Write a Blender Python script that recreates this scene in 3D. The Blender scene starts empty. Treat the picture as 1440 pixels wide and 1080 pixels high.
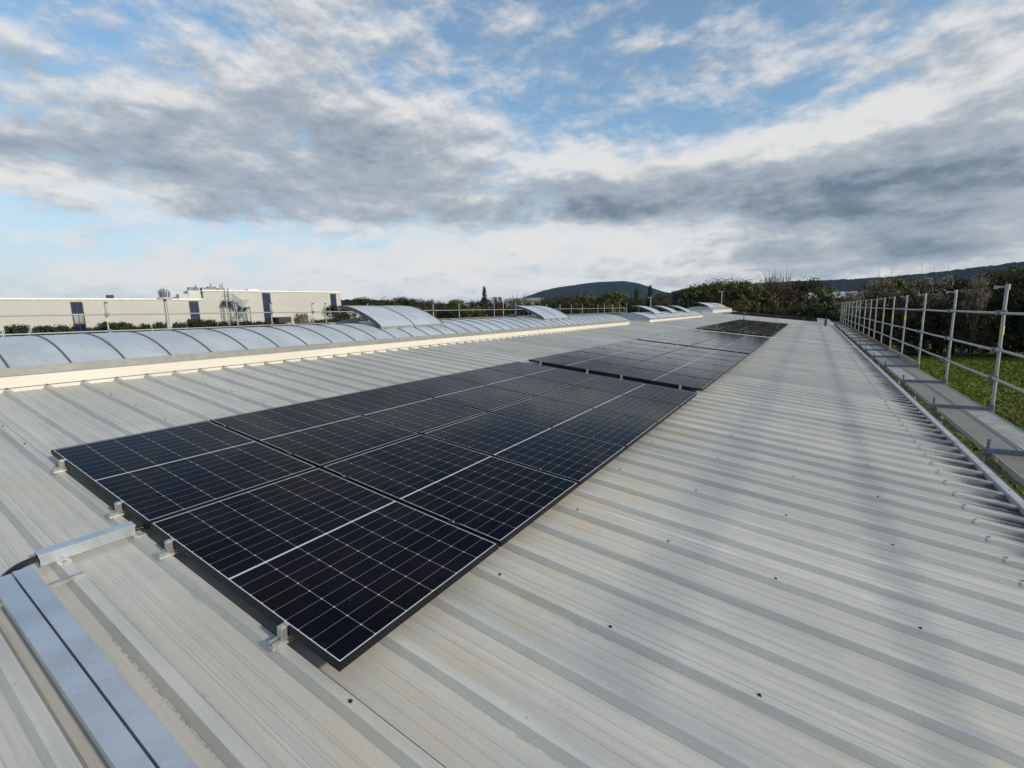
import bpy, math, random
from mathutils import Matrix, Vector
R = math.radians
sc = bpy.context.scene
COL = sc.collection

# ---------------------------------------------------------------- camera
CAM = Vector((4.9442, -1.0156, 0.9527))
fw = Vector((-0.5344748, 0.8319281, -0.1491049)); rt = Vector((0.8432094, 0.5369159, -0.0268182)); up = Vector((-0.0577460, 0.1400603, 0.9884576))
cd = bpy.data.cameras.new('camera'); cam = bpy.data.objects.new('camera', cd); COL.objects.link(cam)
M = Matrix.Identity(4)
for i in range(3):
    M[i][0] = rt[i]; M[i][1] = up[i]; M[i][2] = -fw[i]; M[i][3] = CAM[i]
cam.matrix_world = M
cd.sensor_width = 36.0; cd.lens = 36.0 * 654.376 / 1440.0; cd.clip_start = 0.05; cd.clip_end = 40000
sc.camera = cam
sc.view_settings.view_transform = 'Standard'; sc.view_settings.look = 'None'
sc.view_settings.gamma = 1.0; sc.view_settings.exposure = 0.12

# ---------------------------------------------------------------- node helper
class S:
    """a float or vector socket with arithmetic"""
    def __init__(s, nt, sock): s.nt = nt; s.k = sock
    def _m(s, op, *a, clamp=False):
        n = s.nt.nodes.new('ShaderNodeMath'); n.operation = op; n.use_clamp = clamp
        for i, v in enumerate((s,) + a):
            if isinstance(v, S): s.nt.links.new(v.k, n.inputs[i])
            else: n.inputs[i].default_value = v
        return S(s.nt, n.outputs[0])
    def __add__(s, o): return s._m('ADD', o)
    __radd__ = __add__
    def __sub__(s, o): return s._m('SUBTRACT', o)
    def __rsub__(s, o): return (s * -1.0) + o
    def __mul__(s, o): return s._m('MULTIPLY', o)
    __rmul__ = __mul__
    def __truediv__(s, o): return s._m('DIVIDE', o)
    def abs(s): return s._m('ABSOLUTE')
    def fract(s): return s._m('FRACT')
    def floor(s): return s._m('FLOOR')
    def min(s, o): return s._m('MINIMUM', o)
    def max(s, o): return s._m('MAXIMUM', o)
    def lt(s, o): return s._m('LESS_THAN', o)
    def gt(s, o): return s._m('GREATER_THAN', o)
    def clamp(s): return s._m('ADD', 0.0, clamp=True)
    def exp(s): return s._m('EXPONENT')
    def pow(s, o): return s._m('POWER', o)
    def ss(s, a, b, lo=0.0, hi=1.0):
        n = s.nt.nodes.new('ShaderNodeMapRange'); n.interpolation_type = 'SMOOTHSTEP'
        s.nt.links.new(s.k, n.inputs['Value'])
        n.inputs['From Min'].default_value = a; n.inputs['From Max'].default_value = b
        n.inputs['To Min'].default_value = lo; n.inputs['To Max'].default_value = hi
        return S(s.nt, n.outputs[0])
def setin(nt, inp, v):
    if isinstance(v, S): nt.links.new(v.k, inp)
    elif isinstance(v, (tuple, list)): inp.default_value = tuple(v) + ((1.0,) if len(v) == 3 and len(inp.default_value) == 4 else ())
    else: inp.default_value = v
def vec(nt, x, y, z=0.0):
    n = nt.nodes.new('ShaderNodeCombineXYZ')
    for i, v in enumerate((x, y, z)): setin(nt, n.inputs[i], v)
    return S(nt, n.outputs[0])
def sep(nt, v):
    n = nt.nodes.new('ShaderNodeSeparateXYZ'); nt.links.new(v.k, n.inputs[0]); return [S(nt, o) for o in n.outputs]
def vm(nt, op, a, b=None, scale=None):
    n = nt.nodes.new('ShaderNodeVectorMath'); n.operation = op
    setin(nt, n.inputs[0], a)
    if b is not None: setin(nt, n.inputs[1], b)
    if scale is not None: n.inputs['Scale'].default_value = scale
    return S(nt, n.outputs['Value'] if op in ('DOT_PRODUCT', 'LENGTH') else n.outputs[0])
def noise(nt, v, scale=1.0, detail=4.0, rough=0.5, dist=0.0, color=False):
    n = nt.nodes.new('ShaderNodeTexNoise'); nt.links.new(v.k, n.inputs['Vector'])
    n.inputs['Scale'].default_value = scale; n.inputs['Detail'].default_value = detail
    n.inputs['Roughness'].default_value = rough; n.inputs['Distortion'].default_value = dist
    return S(nt, n.outputs['Color' if color else 0])
def mix(nt, f, a, b, blend='MIX'):
    n = nt.nodes.new('ShaderNodeMix'); n.data_type = 'RGBA'; n.blend_type = blend; n.clamp_factor = True
    setin(nt, n.inputs[0], f); setin(nt, n.inputs[6], a); setin(nt, n.inputs[7], b)
    return S(nt, n.outputs[2])
def objco(nt, kind='Object'):
    return S(nt, nt.nodes.new('ShaderNodeTexCoord').outputs[kind])
def bump(nt, h, strength=0.3, dist=0.01):
    n = nt.nodes.new('ShaderNodeBump'); n.inputs['Strength'].default_value = strength; n.inputs['Distance'].default_value = dist
    nt.links.new(h.k, n.inputs['Height']); return S(nt, n.outputs[0])
def material(name, fn=None, **kw):
    m = bpy.data.materials.new(name); m.use_nodes = True
    nt = m.node_tree; b = nt.nodes['Principled BSDF']
    names = dict(color='Base Color', rough='Roughness', metal='Metallic', spec='Specular IOR Level', coat='Coat Weight', coat_rough='Coat Roughness', coat_ior='Coat IOR', normal='Normal', trans='Transmission Weight', alpha='Alpha')
    if fn: kw.update(fn(nt) or {})
    for k, v in kw.items(): setin(nt, b.inputs[names[k]], v)
    return m

# ---------------------------------------------------------------- sky, sun
SUN_EL, SUN_AZ = 22.5, 92.0            # degrees; azimuth clockwise from +Y
w = bpy.data.worlds.new('World'); sc.world = w; w.use_nodes = True
nt = w.node_tree
bg = nt.nodes['Background']
sky = nt.nodes.new('ShaderNodeTexSky'); sky.sky_type = 'NISHITA'; sky.sun_disc = False
sky.sun_elevation = R(SUN_EL); sky.sun_rotation = R(SUN_AZ); sky.altitude = 200; sky.air_density = 1.0; sky.dust_density = 1.2; sky.ozone_density = 1.5
d = vm(nt, 'NORMALIZE', objco(nt, 'Generated'))
dx, dy, dz = sep(nt, d)
AZ = dx._m('ARCTAN2', dy) * 57.29578
EL = dz._m('ARCSINE') * 57.29578
zz = dz.max(0.0) + 0.10
PX, PY = dx / zz, dy / zz
# the cloud deck seen from below: noise on a horizontal sheet, rolls lie along the view's right
ca, sa = math.cos(R(20)), math.sin(R(20))
QX = PX * ca + PY * sa; QY = PY * ca - PX * sa
P0 = vec(nt, QX * 0.75, QY * 1.0, 3.7)
warp = vm(nt, 'SCALE', vm(nt, 'SUBTRACT', noise(nt, P0, 0.9, 3, 0.5, color=True), (0.5, 0.5, 0.5)), scale=0.55)
P = vm(nt, 'ADD', P0, warp)
# the puffs have height too: a second field over the directions, flattened a little
D0 = vm(nt, 'ADD', vec(nt, dx, dy, dz * 2.3), vm(nt, 'SCALE', warp, scale=0.10))
LIGHT = (0.012, -0.006, 0.050)
def puffs(p): return noise(nt, p, 6.6, 10, 0.60)
nA = noise(nt, P, 1.0, 8, 0.52) * 0.25 + puffs(D0) * 0.75
nB = noise(nt, vm(nt, 'ADD', P, (0.05, 0.10, 0.03)), 1.0, 8, 0.52) * 0.25 + puffs(vm(nt, 'ADD', D0, LIGHT)) * 0.75
nC = noise(nt, D0, 14.0, 9, 0.64)
nD = noise(nt, vm(nt, 'ADD', D0, (0.006, -0.003, 0.02)), 14.0, 9, 0.64)
SKYMUL = (1.10, 1.55, 1.66)
azel = vec(nt, AZ, EL)
wig = vm(nt, 'SCALE', vm(nt, 'SUBTRACT', noise(nt, vec(nt, AZ * 0.05, EL * 0.16, 9.1), 1.0, 5, 0.6, color=True), (0.5, 0.5, 0.5)), scale=1.0)
wx, wy, _ = sep(nt, wig)
azel = vm(nt, 'ADD', azel, vec(nt, wx * 22.0, wy * 5.0))
def blobs(lst):
    tot = None
    for a, e, s1, s2, amp in lst:
        q = vm(nt, 'MULTIPLY', vm(nt, 'SUBTRACT', azel, (a, e, 0)), (1 / s1, 1 / s2, 0))
        g = (vm(nt, 'DOT_PRODUCT', q, q) * -1.0).exp() * amp
        tot = g if tot is None else tot + g
    return tot
cover = blobs([(-11, 12.8, 36, 4.2, .62), (8, 9, 16, 6.5, .50), (-63, 16.5, 20, 5.5, .34), (-48, 19, 20, 6.0, .36), (-76, 14.5, 9, 3, .25),
               (-54, 22, 12, 4, .18), (-62, 11.3, 13, 1.5, .26), (-38, 7.5, 26, 2.6, .24), (7, 20, 9, 5, .26), (-18, 23.5, 7, 2.4, .18),
               (13, 14.8, 6, 6, .30), (-42, 28, 14, 3.0, .12), (-40, 46, 45, 11, .30), (-10, 4, 30, 2.2, .34), (4, 4.5, 16, 3, .30), (-55, 4, 40, 2.4, .26),
               (-4, 19.4, 9, 2.0, -.42), (-30, 23.5, 7, 2.0, -.20), (-70, 9.2, 13, 1.3, -.20), (-17, 29, 11, 3.0, -.28), (-72, 26, 13, 3.8, -.26), (-30, 32, 20, 3.0, -.12), (-50, 10.2, 10, 1.0, -.10)])
dark = blobs([(-14, 11.4, 24, 1.6, .90), (-30, 11.6, 12, 1.4, .50), (6, 9.0, 13, 3.2, .95), (5, 5.2, 13, 1.6, .60), (-62, 15, 16, 2.4, .42), (-47, 17.5, 10, 2.6, .45),
              (-76, 14, 8, 1.6, .45), (-56, 20, 8, 2.2, .28), (-58, 11.0, 8, .9, .42), (-20, 13.6, 16, 1.2, .35), (-15, 5, 18, 1.0, .30), (10, 13, 7, 2.6, .30)])
lift = blobs([(-40, 6.5, 50, 3.2, .35), (-8, 16.8, 16, 1.2, .75), (-24, 15.8, 10, 1.0, .50), (9, 17, 8, 3, .30), (-33, 17.8, 9, 1.2, .40), (-72, 11.6, 6, .8, .40), (-30, 8.2, 20, 1.6, .40), (-17, 7.2, 10, 1.0, .25), (-45, 4.5, 40, 2.5, .40), (-40, 44, 45, 12, .15)])
dens = cover * 1.0 + (nA - 0.5) * 2.4 + (nC - 0.5) * 1.05 + 0.03
alpha = dens.ss(-0.22, 0.52)
relief = (nB - nA) * 4.5 + (nD - nC) * 1.7
body = dens.ss(0.00, 0.55)
shade = dark * 0.55 * body + (dens - 0.30) * 0.26 + (nC - 0.5) * 0.25 - lift * 0.62 + relief * 0.50 + 0.15
ccol = mix(nt, shade.ss(-0.15, 0.45), (7.3, 7.2, 7.1), (3.7, 4.15, 4.65))
ccol = mix(nt, shade.ss(0.30, 1.15), ccol, (1.15, 1.62, 2.25))
skyc = mix(nt, 1.0, S(nt, sky.outputs[0]), SKYMUL, 'MULTIPLY')
veil = EL.ss(0.0, 21.0, 0.92, 0.15)
skyc = mix(nt, veil, skyc, (5.5, 6.1, 6.55))
col = mix(nt, alpha * 0.95, skyc, ccol)
nt.links.new(col.k, bg.inputs[0]); bg.inputs[1].default_value = 0.10

sl = bpy.data.lights.new('sun', 'SUN'); sl.energy = 3.3; sl.angle = R(3.3); sl.color = (1.0, 0.87, 0.70)
so = bpy.data.objects.new('sun', sl); COL.objects.link(so)
sd = Vector((math.sin(R(SUN_AZ)) * math.cos(R(SUN_EL)), math.cos(R(SUN_AZ)) * math.cos(R(SUN_EL)), math.sin(R(SUN_EL))))
so.rotation_euler = sd.to_track_quat('Z', 'Y').to_euler(); so.location = (30, 0, 30)

# ---------------------------------------------------------------- mesh helpers
class MB:
    def __init__(s): s.v = []; s.f = []
    def add(s, vs, fs):
        o = len(s.v); s.v += [tuple(x) for x in vs]; s.f += [tuple(o + i for i in f) for f in fs]; return s
    def box(s, x0, x1, y0, y1, z0, z1):
        return s.add([(x0, y0, z0), (x1, y0, z0), (x1, y1, z0), (x0, y1, z0), (x0, y0, z1), (x1, y0, z1), (x1, y1, z1), (x0, y1, z1)],
                     [(3, 2, 1, 0), (4, 5, 6, 7), (0, 1, 5, 4), (1, 2, 6, 5), (2, 3, 7, 6), (3, 0, 4, 7)])
    def bar(s, p, q, w, h, upv=(0, 0, 1)):
        p, q = Vector(p), Vector(q); t = (q - p).normalized(); a = t.cross(Vector(upv)).normalized(); b = a.cross(t)
        vs = [pt + a * (w / 2 * i) + b * (h / 2 * j) for pt in (p, q) for i, j in ((-1, -1), (1, -1), (1, 1), (-1, 1))]
        return s.add(vs, [(3, 2, 1, 0), (4, 5, 6, 7), (0, 1, 5, 4), (1, 2, 6, 5), (2, 3, 7, 6), (3, 0, 4, 7)])
    def tube(s, pts, r, n=10, cap=True):
        pts = [Vector(p) for p in pts]; rs = r if isinstance(r, (list, tuple)) else [r] * len(pts)
        base = len(s.v); a = None
        for i, p in enumerate(pts):
            t = (pts[min(i + 1, len(pts) - 1)] - pts[max(i - 1, 0)]).normalized()
            if a is None: a = t.cross(Vector((0.31, 0.17, 0.93)) if abs(t.z) < .9 else Vector((1, 0.1, 0))).normalized()
            a = (a - t * a.dot(t)).normalized(); b = t.cross(a)
            for k in range(n):
                g = 2 * math.pi * k / n; c = p + (a * math.cos(g) + b * math.sin(g)) * rs[i]; s.v.append(tuple(c))
        for i in range(len(pts) - 1):
            for k in range(n):
                s.f.append((base + i * n + k, base + i * n + (k + 1) % n, base + (i + 1) * n + (k + 1) % n, base + (i + 1) * n + k))
        if cap:
            s.f.append(tuple(base + k for k in reversed(range(n)))); s.f.append(tuple(base + (len(pts) - 1) * n + k for k in range(n)))
        return s
    def loft(s, rings, closed=False, caps=False):
        n = len(rings[0]); base = len(s.v)
        for r_ in rings: s.v += [tuple(x) for x in r_]
        for i in range(len(rings) - 1):
            for k in range(n if closed else n - 1):
                s.f.append((base + i * n + k, base + i * n + (k + 1) % n, base + (i + 1) * n + (k + 1) % n, base + (i + 1) * n + k))
        if caps:
            s.f.append(tuple(base + k for k in reversed(range(n)))); s.f.append(tuple(base + (len(rings) - 1) * n + k for k in range(n)))
        return s
    def build(s, name, mat, parent=None, smooth=False, bevel=0.0):
        me = bpy.data.meshes.new(name); me.from_pydata(s.v, [], s.f); me.update()
        me.materials.append(mat)
        if smooth:
            for p_ in me.polygons: p_.use_smooth = True
        o = bpy.data.objects.new(name, me); COL.objects.link(o)
        if parent: o.parent = parent
        if bevel:
            b = o.modifiers.new('bevel', 'BEVEL'); b.width = bevel; b.segments = 2; b.limit_method = 'ANGLE'
        return o
def tag(o, label=None, cat=None, group=None, kind=None):
    if label: o['label'] = label
    if cat: o['category'] = cat
    if group: o['group'] = group
    if kind: o['kind'] = kind
    return o
def empty(name, loc=(0, 0, 0), rot=(0, 0, 0)):
    o = bpy.data.objects.new(name, None); COL.objects.link(o); o.location = loc; o.rotation_euler = rot; o.empty_display_size = .2; return o
KIDS = {}
def copy_tree(o, parent=None):
    c = o.copy(); COL.objects.link(c)
    if parent: c.parent = parent
    for ch in list(o.children): copy_tree(ch, c)
    return c
def smooth_by_angle(o, ang=35):
    for p_ in o.data.polygons: p_.use_smooth = True
    o.data.set_sharp_from_angle(angle=R(ang))

SL = 0.1182136                       # roof slope
def rp(u, v, h=0.0):                 # roof coordinates (down slope, along eave, off the panel plane) to world
    return Vector((u * math.cos(SL) + h * math.sin(SL), v, -u * math.sin(SL) + h * math.cos(SL)))
ROT = (0, SL, 0)
def polar(az, dist, z=0.0):          # a place on the ground plan, seen from where the photographer stood
    return Vector((CAM.x + dist * math.sin(R(az)), CAM.y + dist * math.cos(R(az)), z))
def zat(el, dist): return CAM.z + dist * math.tan(R(el))
GZ = -5.5                            # ground level
HAZE = 0.00002

# ---------------------------------------------------------------- materials
def streak_metal(nt, co, c1, c2, sx, sy):
    x, y, z = sep(nt, co)
    return noise(nt, vec(nt, x * sx, y * sy, z * 3.0), 1.0, 5, 0.6)
RP, RV0 = 0.3388, -0.030             # rib pitch and first rib
def m_roof(nt):
    co = objco(nt); u, v, h = sep(nt, co)
    s1 = noise(nt, vec(nt, u * 0.35, v * 14.0, 1.0), 1.0, 5, 0.62)
    s2 = noise(nt, vec(nt, u * 1.6, v * 60.0, 4.0), 1.0, 3, 0.6)
    s3 = noise(nt, vec(nt, u * 0.8, v * 0.9, 7.0), 1.0, 5, 0.6)
    fine = noise(nt, co, 160.0, 2, 0.6)
    sheet = noise(nt, vec(nt, 0.3, ((v - RV0) / (RP * 3)).floor() * 3.17, 2.0), 1.0, 0, 0.5)
    c = mix(nt, s1.ss(0.28, 0.72), (0.395, 0.393, 0.372), (0.55, 0.544, 0.512))
    c = mix(nt, s2.ss(0.40, 0.68) * 0.45, c, (0.58, 0.575, 0.545))
    s4 = noise(nt, vec(nt, u * 0.9, v * 34.0, 14.0), 1.0, 6, 0.7)
    c = mix(nt, s4.ss(0.55, 0.70) * 0.38, c, (0.25, 0.25, 0.245))
    blot = noise(nt, vec(nt, u * 2.2, v * 5.0, 15.0), 1.0, 6, 0.7)
    c = mix(nt, blot.ss(0.52, 0.72) * 0.30, c, (0.27, 0.275, 0.28))
    c = mix(nt, blot.ss(0.46, 0.26) * 0.28, c, (0.60, 0.595, 0.57))
    c = mix(nt, s3.ss(0.40, 0.72) * 0.55, c, (0.33, 0.34, 0.345))
    tan = noise(nt, vec(nt, u * 0.5, v * 0.6, 12.0), 1.0, 4, 0.6).ss(0.42, 0.7) * h.ss(-0.100, -0.118)
    c = mix(nt, tan * 0.45, c, (0.48, 0.44, 0.36))
    c = mix(nt, (sheet - 0.5) * 0.9 + 0.1, c, (0.30, 0.31, 0.31))
    # rust coloured dust caught round the edges of the array
    near = (u - 3.75).abs().ss(0.55, 0.0) * noise(nt, vec(nt, u * 2.5, v * 5.0, 3.0), 1.0, 4, 0.6).ss(0.40, 0.75) * v.gt(-0.2)
    c = mix(nt, near * 0.50, c, (0.50, 0.40, 0.24))
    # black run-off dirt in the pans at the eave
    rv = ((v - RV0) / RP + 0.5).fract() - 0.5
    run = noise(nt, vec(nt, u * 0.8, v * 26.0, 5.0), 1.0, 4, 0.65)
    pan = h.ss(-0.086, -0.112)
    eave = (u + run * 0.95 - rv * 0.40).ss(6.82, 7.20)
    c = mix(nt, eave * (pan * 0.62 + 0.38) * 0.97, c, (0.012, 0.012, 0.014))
    # mossy grit along some rib feet
    foot = (rv.abs() - 0.137).abs().ss(0.022, 0.0) * noise(nt, vec(nt, u * 1.1, v * 3.0, 8.0), 1.0, 3, 0.5).ss(0.52, 0.66) * noise(nt, vec(nt, u * 30, v * 60, 1.0), 1.0, 3, 0.7).ss(0.42, 0.6)
    c = mix(nt, foot * 0.75, c, (0.09, 0.08, 0.05))
    spots = noise(nt, vec(nt, u, v, 21.0), 23.0, 2, 0.5).ss(0.73, 0.78)
    c = mix(nt, spots * 0.5, c, (0.15, 0.14, 0.12))
    # white scuffs along two ribs
    scuff = None
    for v0, u0, u1 in ((2.745, 5.0, 6.4), (2.20, 3.8, 5.6), (1.02, 4.3, 4.9), (3.07, 3.9, 4.4)):
        e = (v - v0 - (u - u0) * 0.012).abs().ss(0.014, 0.004) * u.gt(u0) * u.lt(u1)
        scuff = e if scuff is None else scuff + e
    c = mix(nt, scuff * s2.ss(0.35, 0.6) * noise(nt, vec(nt, u * 3.0, v * 9.0, 2.0), 1.0, 4, 0.7).ss(0.35, 0.6) * 0.7, c, (0.74, 0.74, 0.72))
    sd_ = (((v - RV0 - 0.0232) / (RP * 3) + 0.5).fract() - 0.5).abs() * (RP * 3)
    c = mix(nt, sd_.ss(0.0042, 0.0022) * 0.85, c, (0.025, 0.025, 0.025))
    lap = (rv.abs() - 0.123).abs().ss(0.008, 0.0) * noise(nt, vec(nt, u * 1.3, v * 2.0, 6.0), 1.0, 3, 0.6).ss(0.36, 0.58)
    c = mix(nt, lap * 0.5, c, (0.16, 0.16, 0.16))
    c = mix(nt, fine.ss(0.3, 0.75) * 0.22, c, (0.24, 0.24, 0.235))
    hgt = fine * 0.25 + s2 * 0.5 + s1 * 0.6
    return dict(color=c, rough=s1.ss(0.2, 0.8, 0.42, 0.62), metal=0.0, spec=0.45, normal=bump(nt, hgt, 0.18, 0.01))
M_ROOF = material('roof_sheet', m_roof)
M_SEAM = material('seam_gap', color=(0.02, 0.02, 0.02), rough=0.9)

def m_galv(base, rough=0.42, metal=0.75, sc_=9.0):
    def f(nt):
        co = objco(nt)
        a = noise(nt, co, sc_, 4, 0.6); b = noise(nt, co, sc_ * 9, 2, 0.5)
        c = mix(nt, a.ss(0.3, 0.7), tuple(x * 0.82 for x in base), base)
        c = mix(nt, b.ss(0.55, 0.75) * 0.3, c, tuple(min(1, x * 1.2) for x in base))
        return dict(color=c, rough=(a * 0.18 + (rough - 0.09)), metal=metal, normal=bump(nt, b, 0.05, 0.003))
    return f
M_GALV = material('galvanised_steel', m_galv((0.36, 0.385, 0.385), 0.52, 0.45, 14))
M_ZINC = material('zinc_tray', m_galv((0.66, 0.70, 0.75), 0.42, 0.92, 3))
M_STEELDARK = material('dark_coupler_steel', m_galv((0.16, 0.20, 0.25), 0.5, 0.6, 20))
M_ALU = material('mill_aluminium', m_galv((0.58, 0.58, 0.57), 0.38, 0.8, 30))
M_BLACKALU = material('black_anodised', color=(0.008, 0.008, 0.010), rough=0.5, spec=0.2)
M_RUBBER = material('black_conduit', color=(0.012, 0.012, 0.013), rough=0.5)
M_YELLOW = material('yellow_paint', m_galv((0.72, 0.60, 0.05), 0.6, 0.0, 30))
M_WHITECAP = material('white_saddle', m_galv((0.50, 0.50, 0.48), 0.5, 0.2, 40))
M_BOLT = material('dark_bolt', color=(0.035, 0.033, 0.03), rough=0.55, metal=0.4)

def m_cream(nt):
    co = objco(nt); x, y, z = sep(nt, co)
    a = noise(nt, vec(nt, x, y * 0.5, z * 3), 1.5, 5, 0.6)
    b = noise(nt, vec(nt, x * 2, y * 25, z * 0.8), 1.0, 4, 0.6)
    c = mix(nt, a.ss(0.3, 0.75), (0.56, 0.525, 0.46), (0.64, 0.605, 0.535))
    c = mix(nt, b.ss(0.58, 0.8) * 0.3, c, (0.44, 0.40, 0.34))
    return dict(color=c, rough=0.5, spec=0.4)
M_CREAM = material('cream_curb', m_cream)
M_TRIM = material('grey_trim', m_galv((0.30, 0.30, 0.29), 0.5, 0.3, 6))

def m_dome(nt):
    co = objco(nt); x, y, z = sep(nt, co)
    a = noise(nt, vec(nt, x * 0.7, y * 0.9, z), 1.6, 5, 0.6)
    b = noise(nt, vec(nt, x * 3.0, y * 9.0, z * 2.0), 1.0, 4, 0.65)
    c = mix(nt, a.ss(0.3, 0.75), (0.31, 0.35, 0.40), (0.42, 0.465, 0.515))
    c = mix(nt, b.ss(0.5, 0.8) * 0.45, c, (0.25, 0.27, 0.28))
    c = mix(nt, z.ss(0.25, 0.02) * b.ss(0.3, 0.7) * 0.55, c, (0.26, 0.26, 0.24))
    # inner webs of the multiwall sheet show as faint lines
    web = ((y * 16.0).fract() - 0.5).abs().ss(0.08, 0.0)
    c = mix(nt, web * 0.10, c, (0.30, 0.34, 0.40))
    return dict(color=c, rough=a.ss(0.3, 0.7, 0.24, 0.36), spec=0.5, normal=bump(nt, a * 0.6 + web * 0.05, 0.06, 0.02))
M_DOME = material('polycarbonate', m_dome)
M_BAR = material('dark_glazing_bar', color=(0.085, 0.098, 0.125), rough=0.45, metal=0.2)

# solar laminate: 6 by 18 half cells on a white back sheet
PL, PW = 1.722, 1.134
def m_pv(nt):
    co = objco(nt); u, v, z = sep(nt, co)
    cu, cv = 0.0929, 0.1838
    uu = (u - PL / 2).abs() - 0.0065
    tu = uu / cu; fu = tu.fract(); du = fu.min(1.0 - fu) * cu
    tv = (v - PW / 2 + cv * 3) / cv; fv = tv.fract(); dv = fv.min(1.0 - fv) * cv
    lu = du.lt(0.00080); lv = dv.lt(0.00100)
    dia = (du + dv).lt(0.0052)
    out = uu.lt(0.0).max(uu.gt(cu * 9)).max(v.lt(PW / 2 - cv * 3)).max(v.gt(PW / 2 + cv * 3))
    line = lv.max(lu * 0.9).max(dia).max(out)
    bus = ((fv * 10.0).fract() - 0.5).abs().lt(0.018) * 0.30
    rnd = S(nt, nt.nodes.new('ShaderNodeObjectInfo').outputs['Random'])
    wn = nt.nodes.new('ShaderNodeTexWhiteNoise'); nt.links.new(vec(nt, (u / cu).floor(), tv.floor(), rnd * 40.0).k, wn.inputs['Vector'])
    cell = mix(nt, S(nt, wn.outputs[0]), (0.0016, 0.0020, 0.0045), (0.0024, 0.0028, 0.0075))
    cell = mix(nt, bus, cell, (0.018, 0.019, 0.024))
    dust = noise(nt, vec(nt, u * 1.3, v * 1.3, rnd * 50.0), 2.2, 5, 0.62)
    c = mix(nt, line * (0.50 + dia.max(out * 0.8) * 0.44), cell, (0.55, 0.56, 0.59))
    c = mix(nt, dust.ss(0.50, 0.8) * 0.006, c, (0.40, 0.36, 0.30))
    dn = noise(nt, vec(nt, u, v, rnd * 30.0), 55.0, 1, 0.5).ss(0.735, 0.75)
    c = mix(nt, dn * 0.05, c, (0.4, 0.4, 0.4))
    return dict(color=c, rough=0.6, spec=0.0, coat=1.0, coat_ior=1.115, coat_rough=dust.ss(0.3, 0.8, 0.06, 0.12))
M_PV = material('solar_laminate', m_pv)

def m_deck(nt):
    co = objco(nt); x, y, z = sep(nt, co)
    hx = ((x * 50.0).fract() - 0.5); hy = ((y * 25.0).fract() - 0.5)
    hole = (hx * hx + hy * hy).lt(0.05)
    a = noise(nt, vec(nt, x * 2, y * 1.5, 0.3), 2.0, 6, 0.65)
    rnd = S(nt, nt.nodes.new('ShaderNodeObjectInfo').outputs['Random'])
    c = mix(nt, a.ss(0.3, 0.7), (0.28, 0.275, 0.26), (0.47, 0.46, 0.44))
    c = mix(nt, noise(nt, vec(nt, x * 6, y * 3, 5.0), 3.0, 5, 0.7).ss(0.6, 0.72) * 0.6, c, (0.66, 0.66, 0.64))
    c = mix(nt, rnd.gt(0.5) * 0.65, c, (0.19, 0.165, 0.135))
    c = mix(nt, hole * z.gt(-0.004) * 0.55, c, (0.05, 0.05, 0.05))
    return dict(color=c, rough=0.55, metal=0.45, spec=0.4)
M_DECK = material('perforated_deck', m_deck)
def m_wood(c1, c2):
    def f(nt):
        co = objco(nt); x, y, z = sep(nt, co)
        a = noise(nt, vec(nt, x * 8, y * 0.8, z * 22), 2.0, 5, 0.6)
        return dict(color=mix(nt, a.ss(0.3, 0.7), c1, c2), rough=0.75)
    return f
M_WOODGREY = material('grey_board', m_wood((0.20, 0.17, 0.14), (0.34, 0.30, 0.25)))
M_WOODRED = material('red_brown_board', m_wood((0.13, 0.06, 0.05), (0.24, 0.12, 0.10)))

def m_grass(nt):
    co = objco(nt); x, y, z = sep(nt, co)
    a = noise(nt, vec(nt, x, y, 0.0), 0.09, 6, 0.65); b = noise(nt, vec(nt, x * 0.6, y, 0.0), 1.1, 6, 0.7); f = noise(nt, vec(nt, x, y, 3.0), 7.0, 4, 0.7)
    c = mix(nt, b.ss(0.3, 0.72), (0.062, 0.095, 0.009), (0.135, 0.175, 0.022))
    c = mix(nt, a.ss(0.45, 0.68) * 0.75, c, (0.085, 0.085, 0.025))
    c = mix(nt, f.ss(0.55, 0.75) * 0.4, c, (0.10, 0.12, 0.03))
    c = mix(nt, f.ss(0.42, 0.30) * 0.5, c, (0.014, 0.024, 0.006))
    return dict(color=c, rough=0.9, spec=0.15, normal=bump(nt, f * 0.5 + b, 0.9, 0.25))
M_GRASS = material('meadow', m_grass)
def m_hill(c1, c2):
    def f(nt):
        co = objco(nt)
        a = noise(nt, co, 0.006, 8, 0.65); b = noise(nt, co, 0.05, 5, 0.7)
        c = mix(nt, a.ss(0.35, 0.65), c1, c2); c = mix(nt, b.ss(0.4, 0.7) * 0.5, c, tuple(k * 0.5 for k in c1))
        return dict(color=c, rough=0.95, spec=0.05, normal=bump(nt, b, 1.0, 12.0))
    return f
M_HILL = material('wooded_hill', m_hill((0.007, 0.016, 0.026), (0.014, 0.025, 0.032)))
def m_leaf(c1, c2, c3):
    def f(nt):
        co = objco(nt)
        rnd = S(nt, nt.nodes.new('ShaderNodeObjectInfo').outputs['Random'])
        ln = S(nt, nt.nodes.new('ShaderNodeNewGeometry').outputs['Random Per Island'])
        a = noise(nt, co, 0.9, 3, 0.6)
        c = mix(nt, a.ss(0.3, 0.7), c1, c2); c = mix(nt, ln * 0.6, c, c3); c = mix(nt, rnd * 0.45, c, tuple(0.6 * x for x in c1))
        return dict(color=c, rough=0.7, spec=0.2)
    return f
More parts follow.
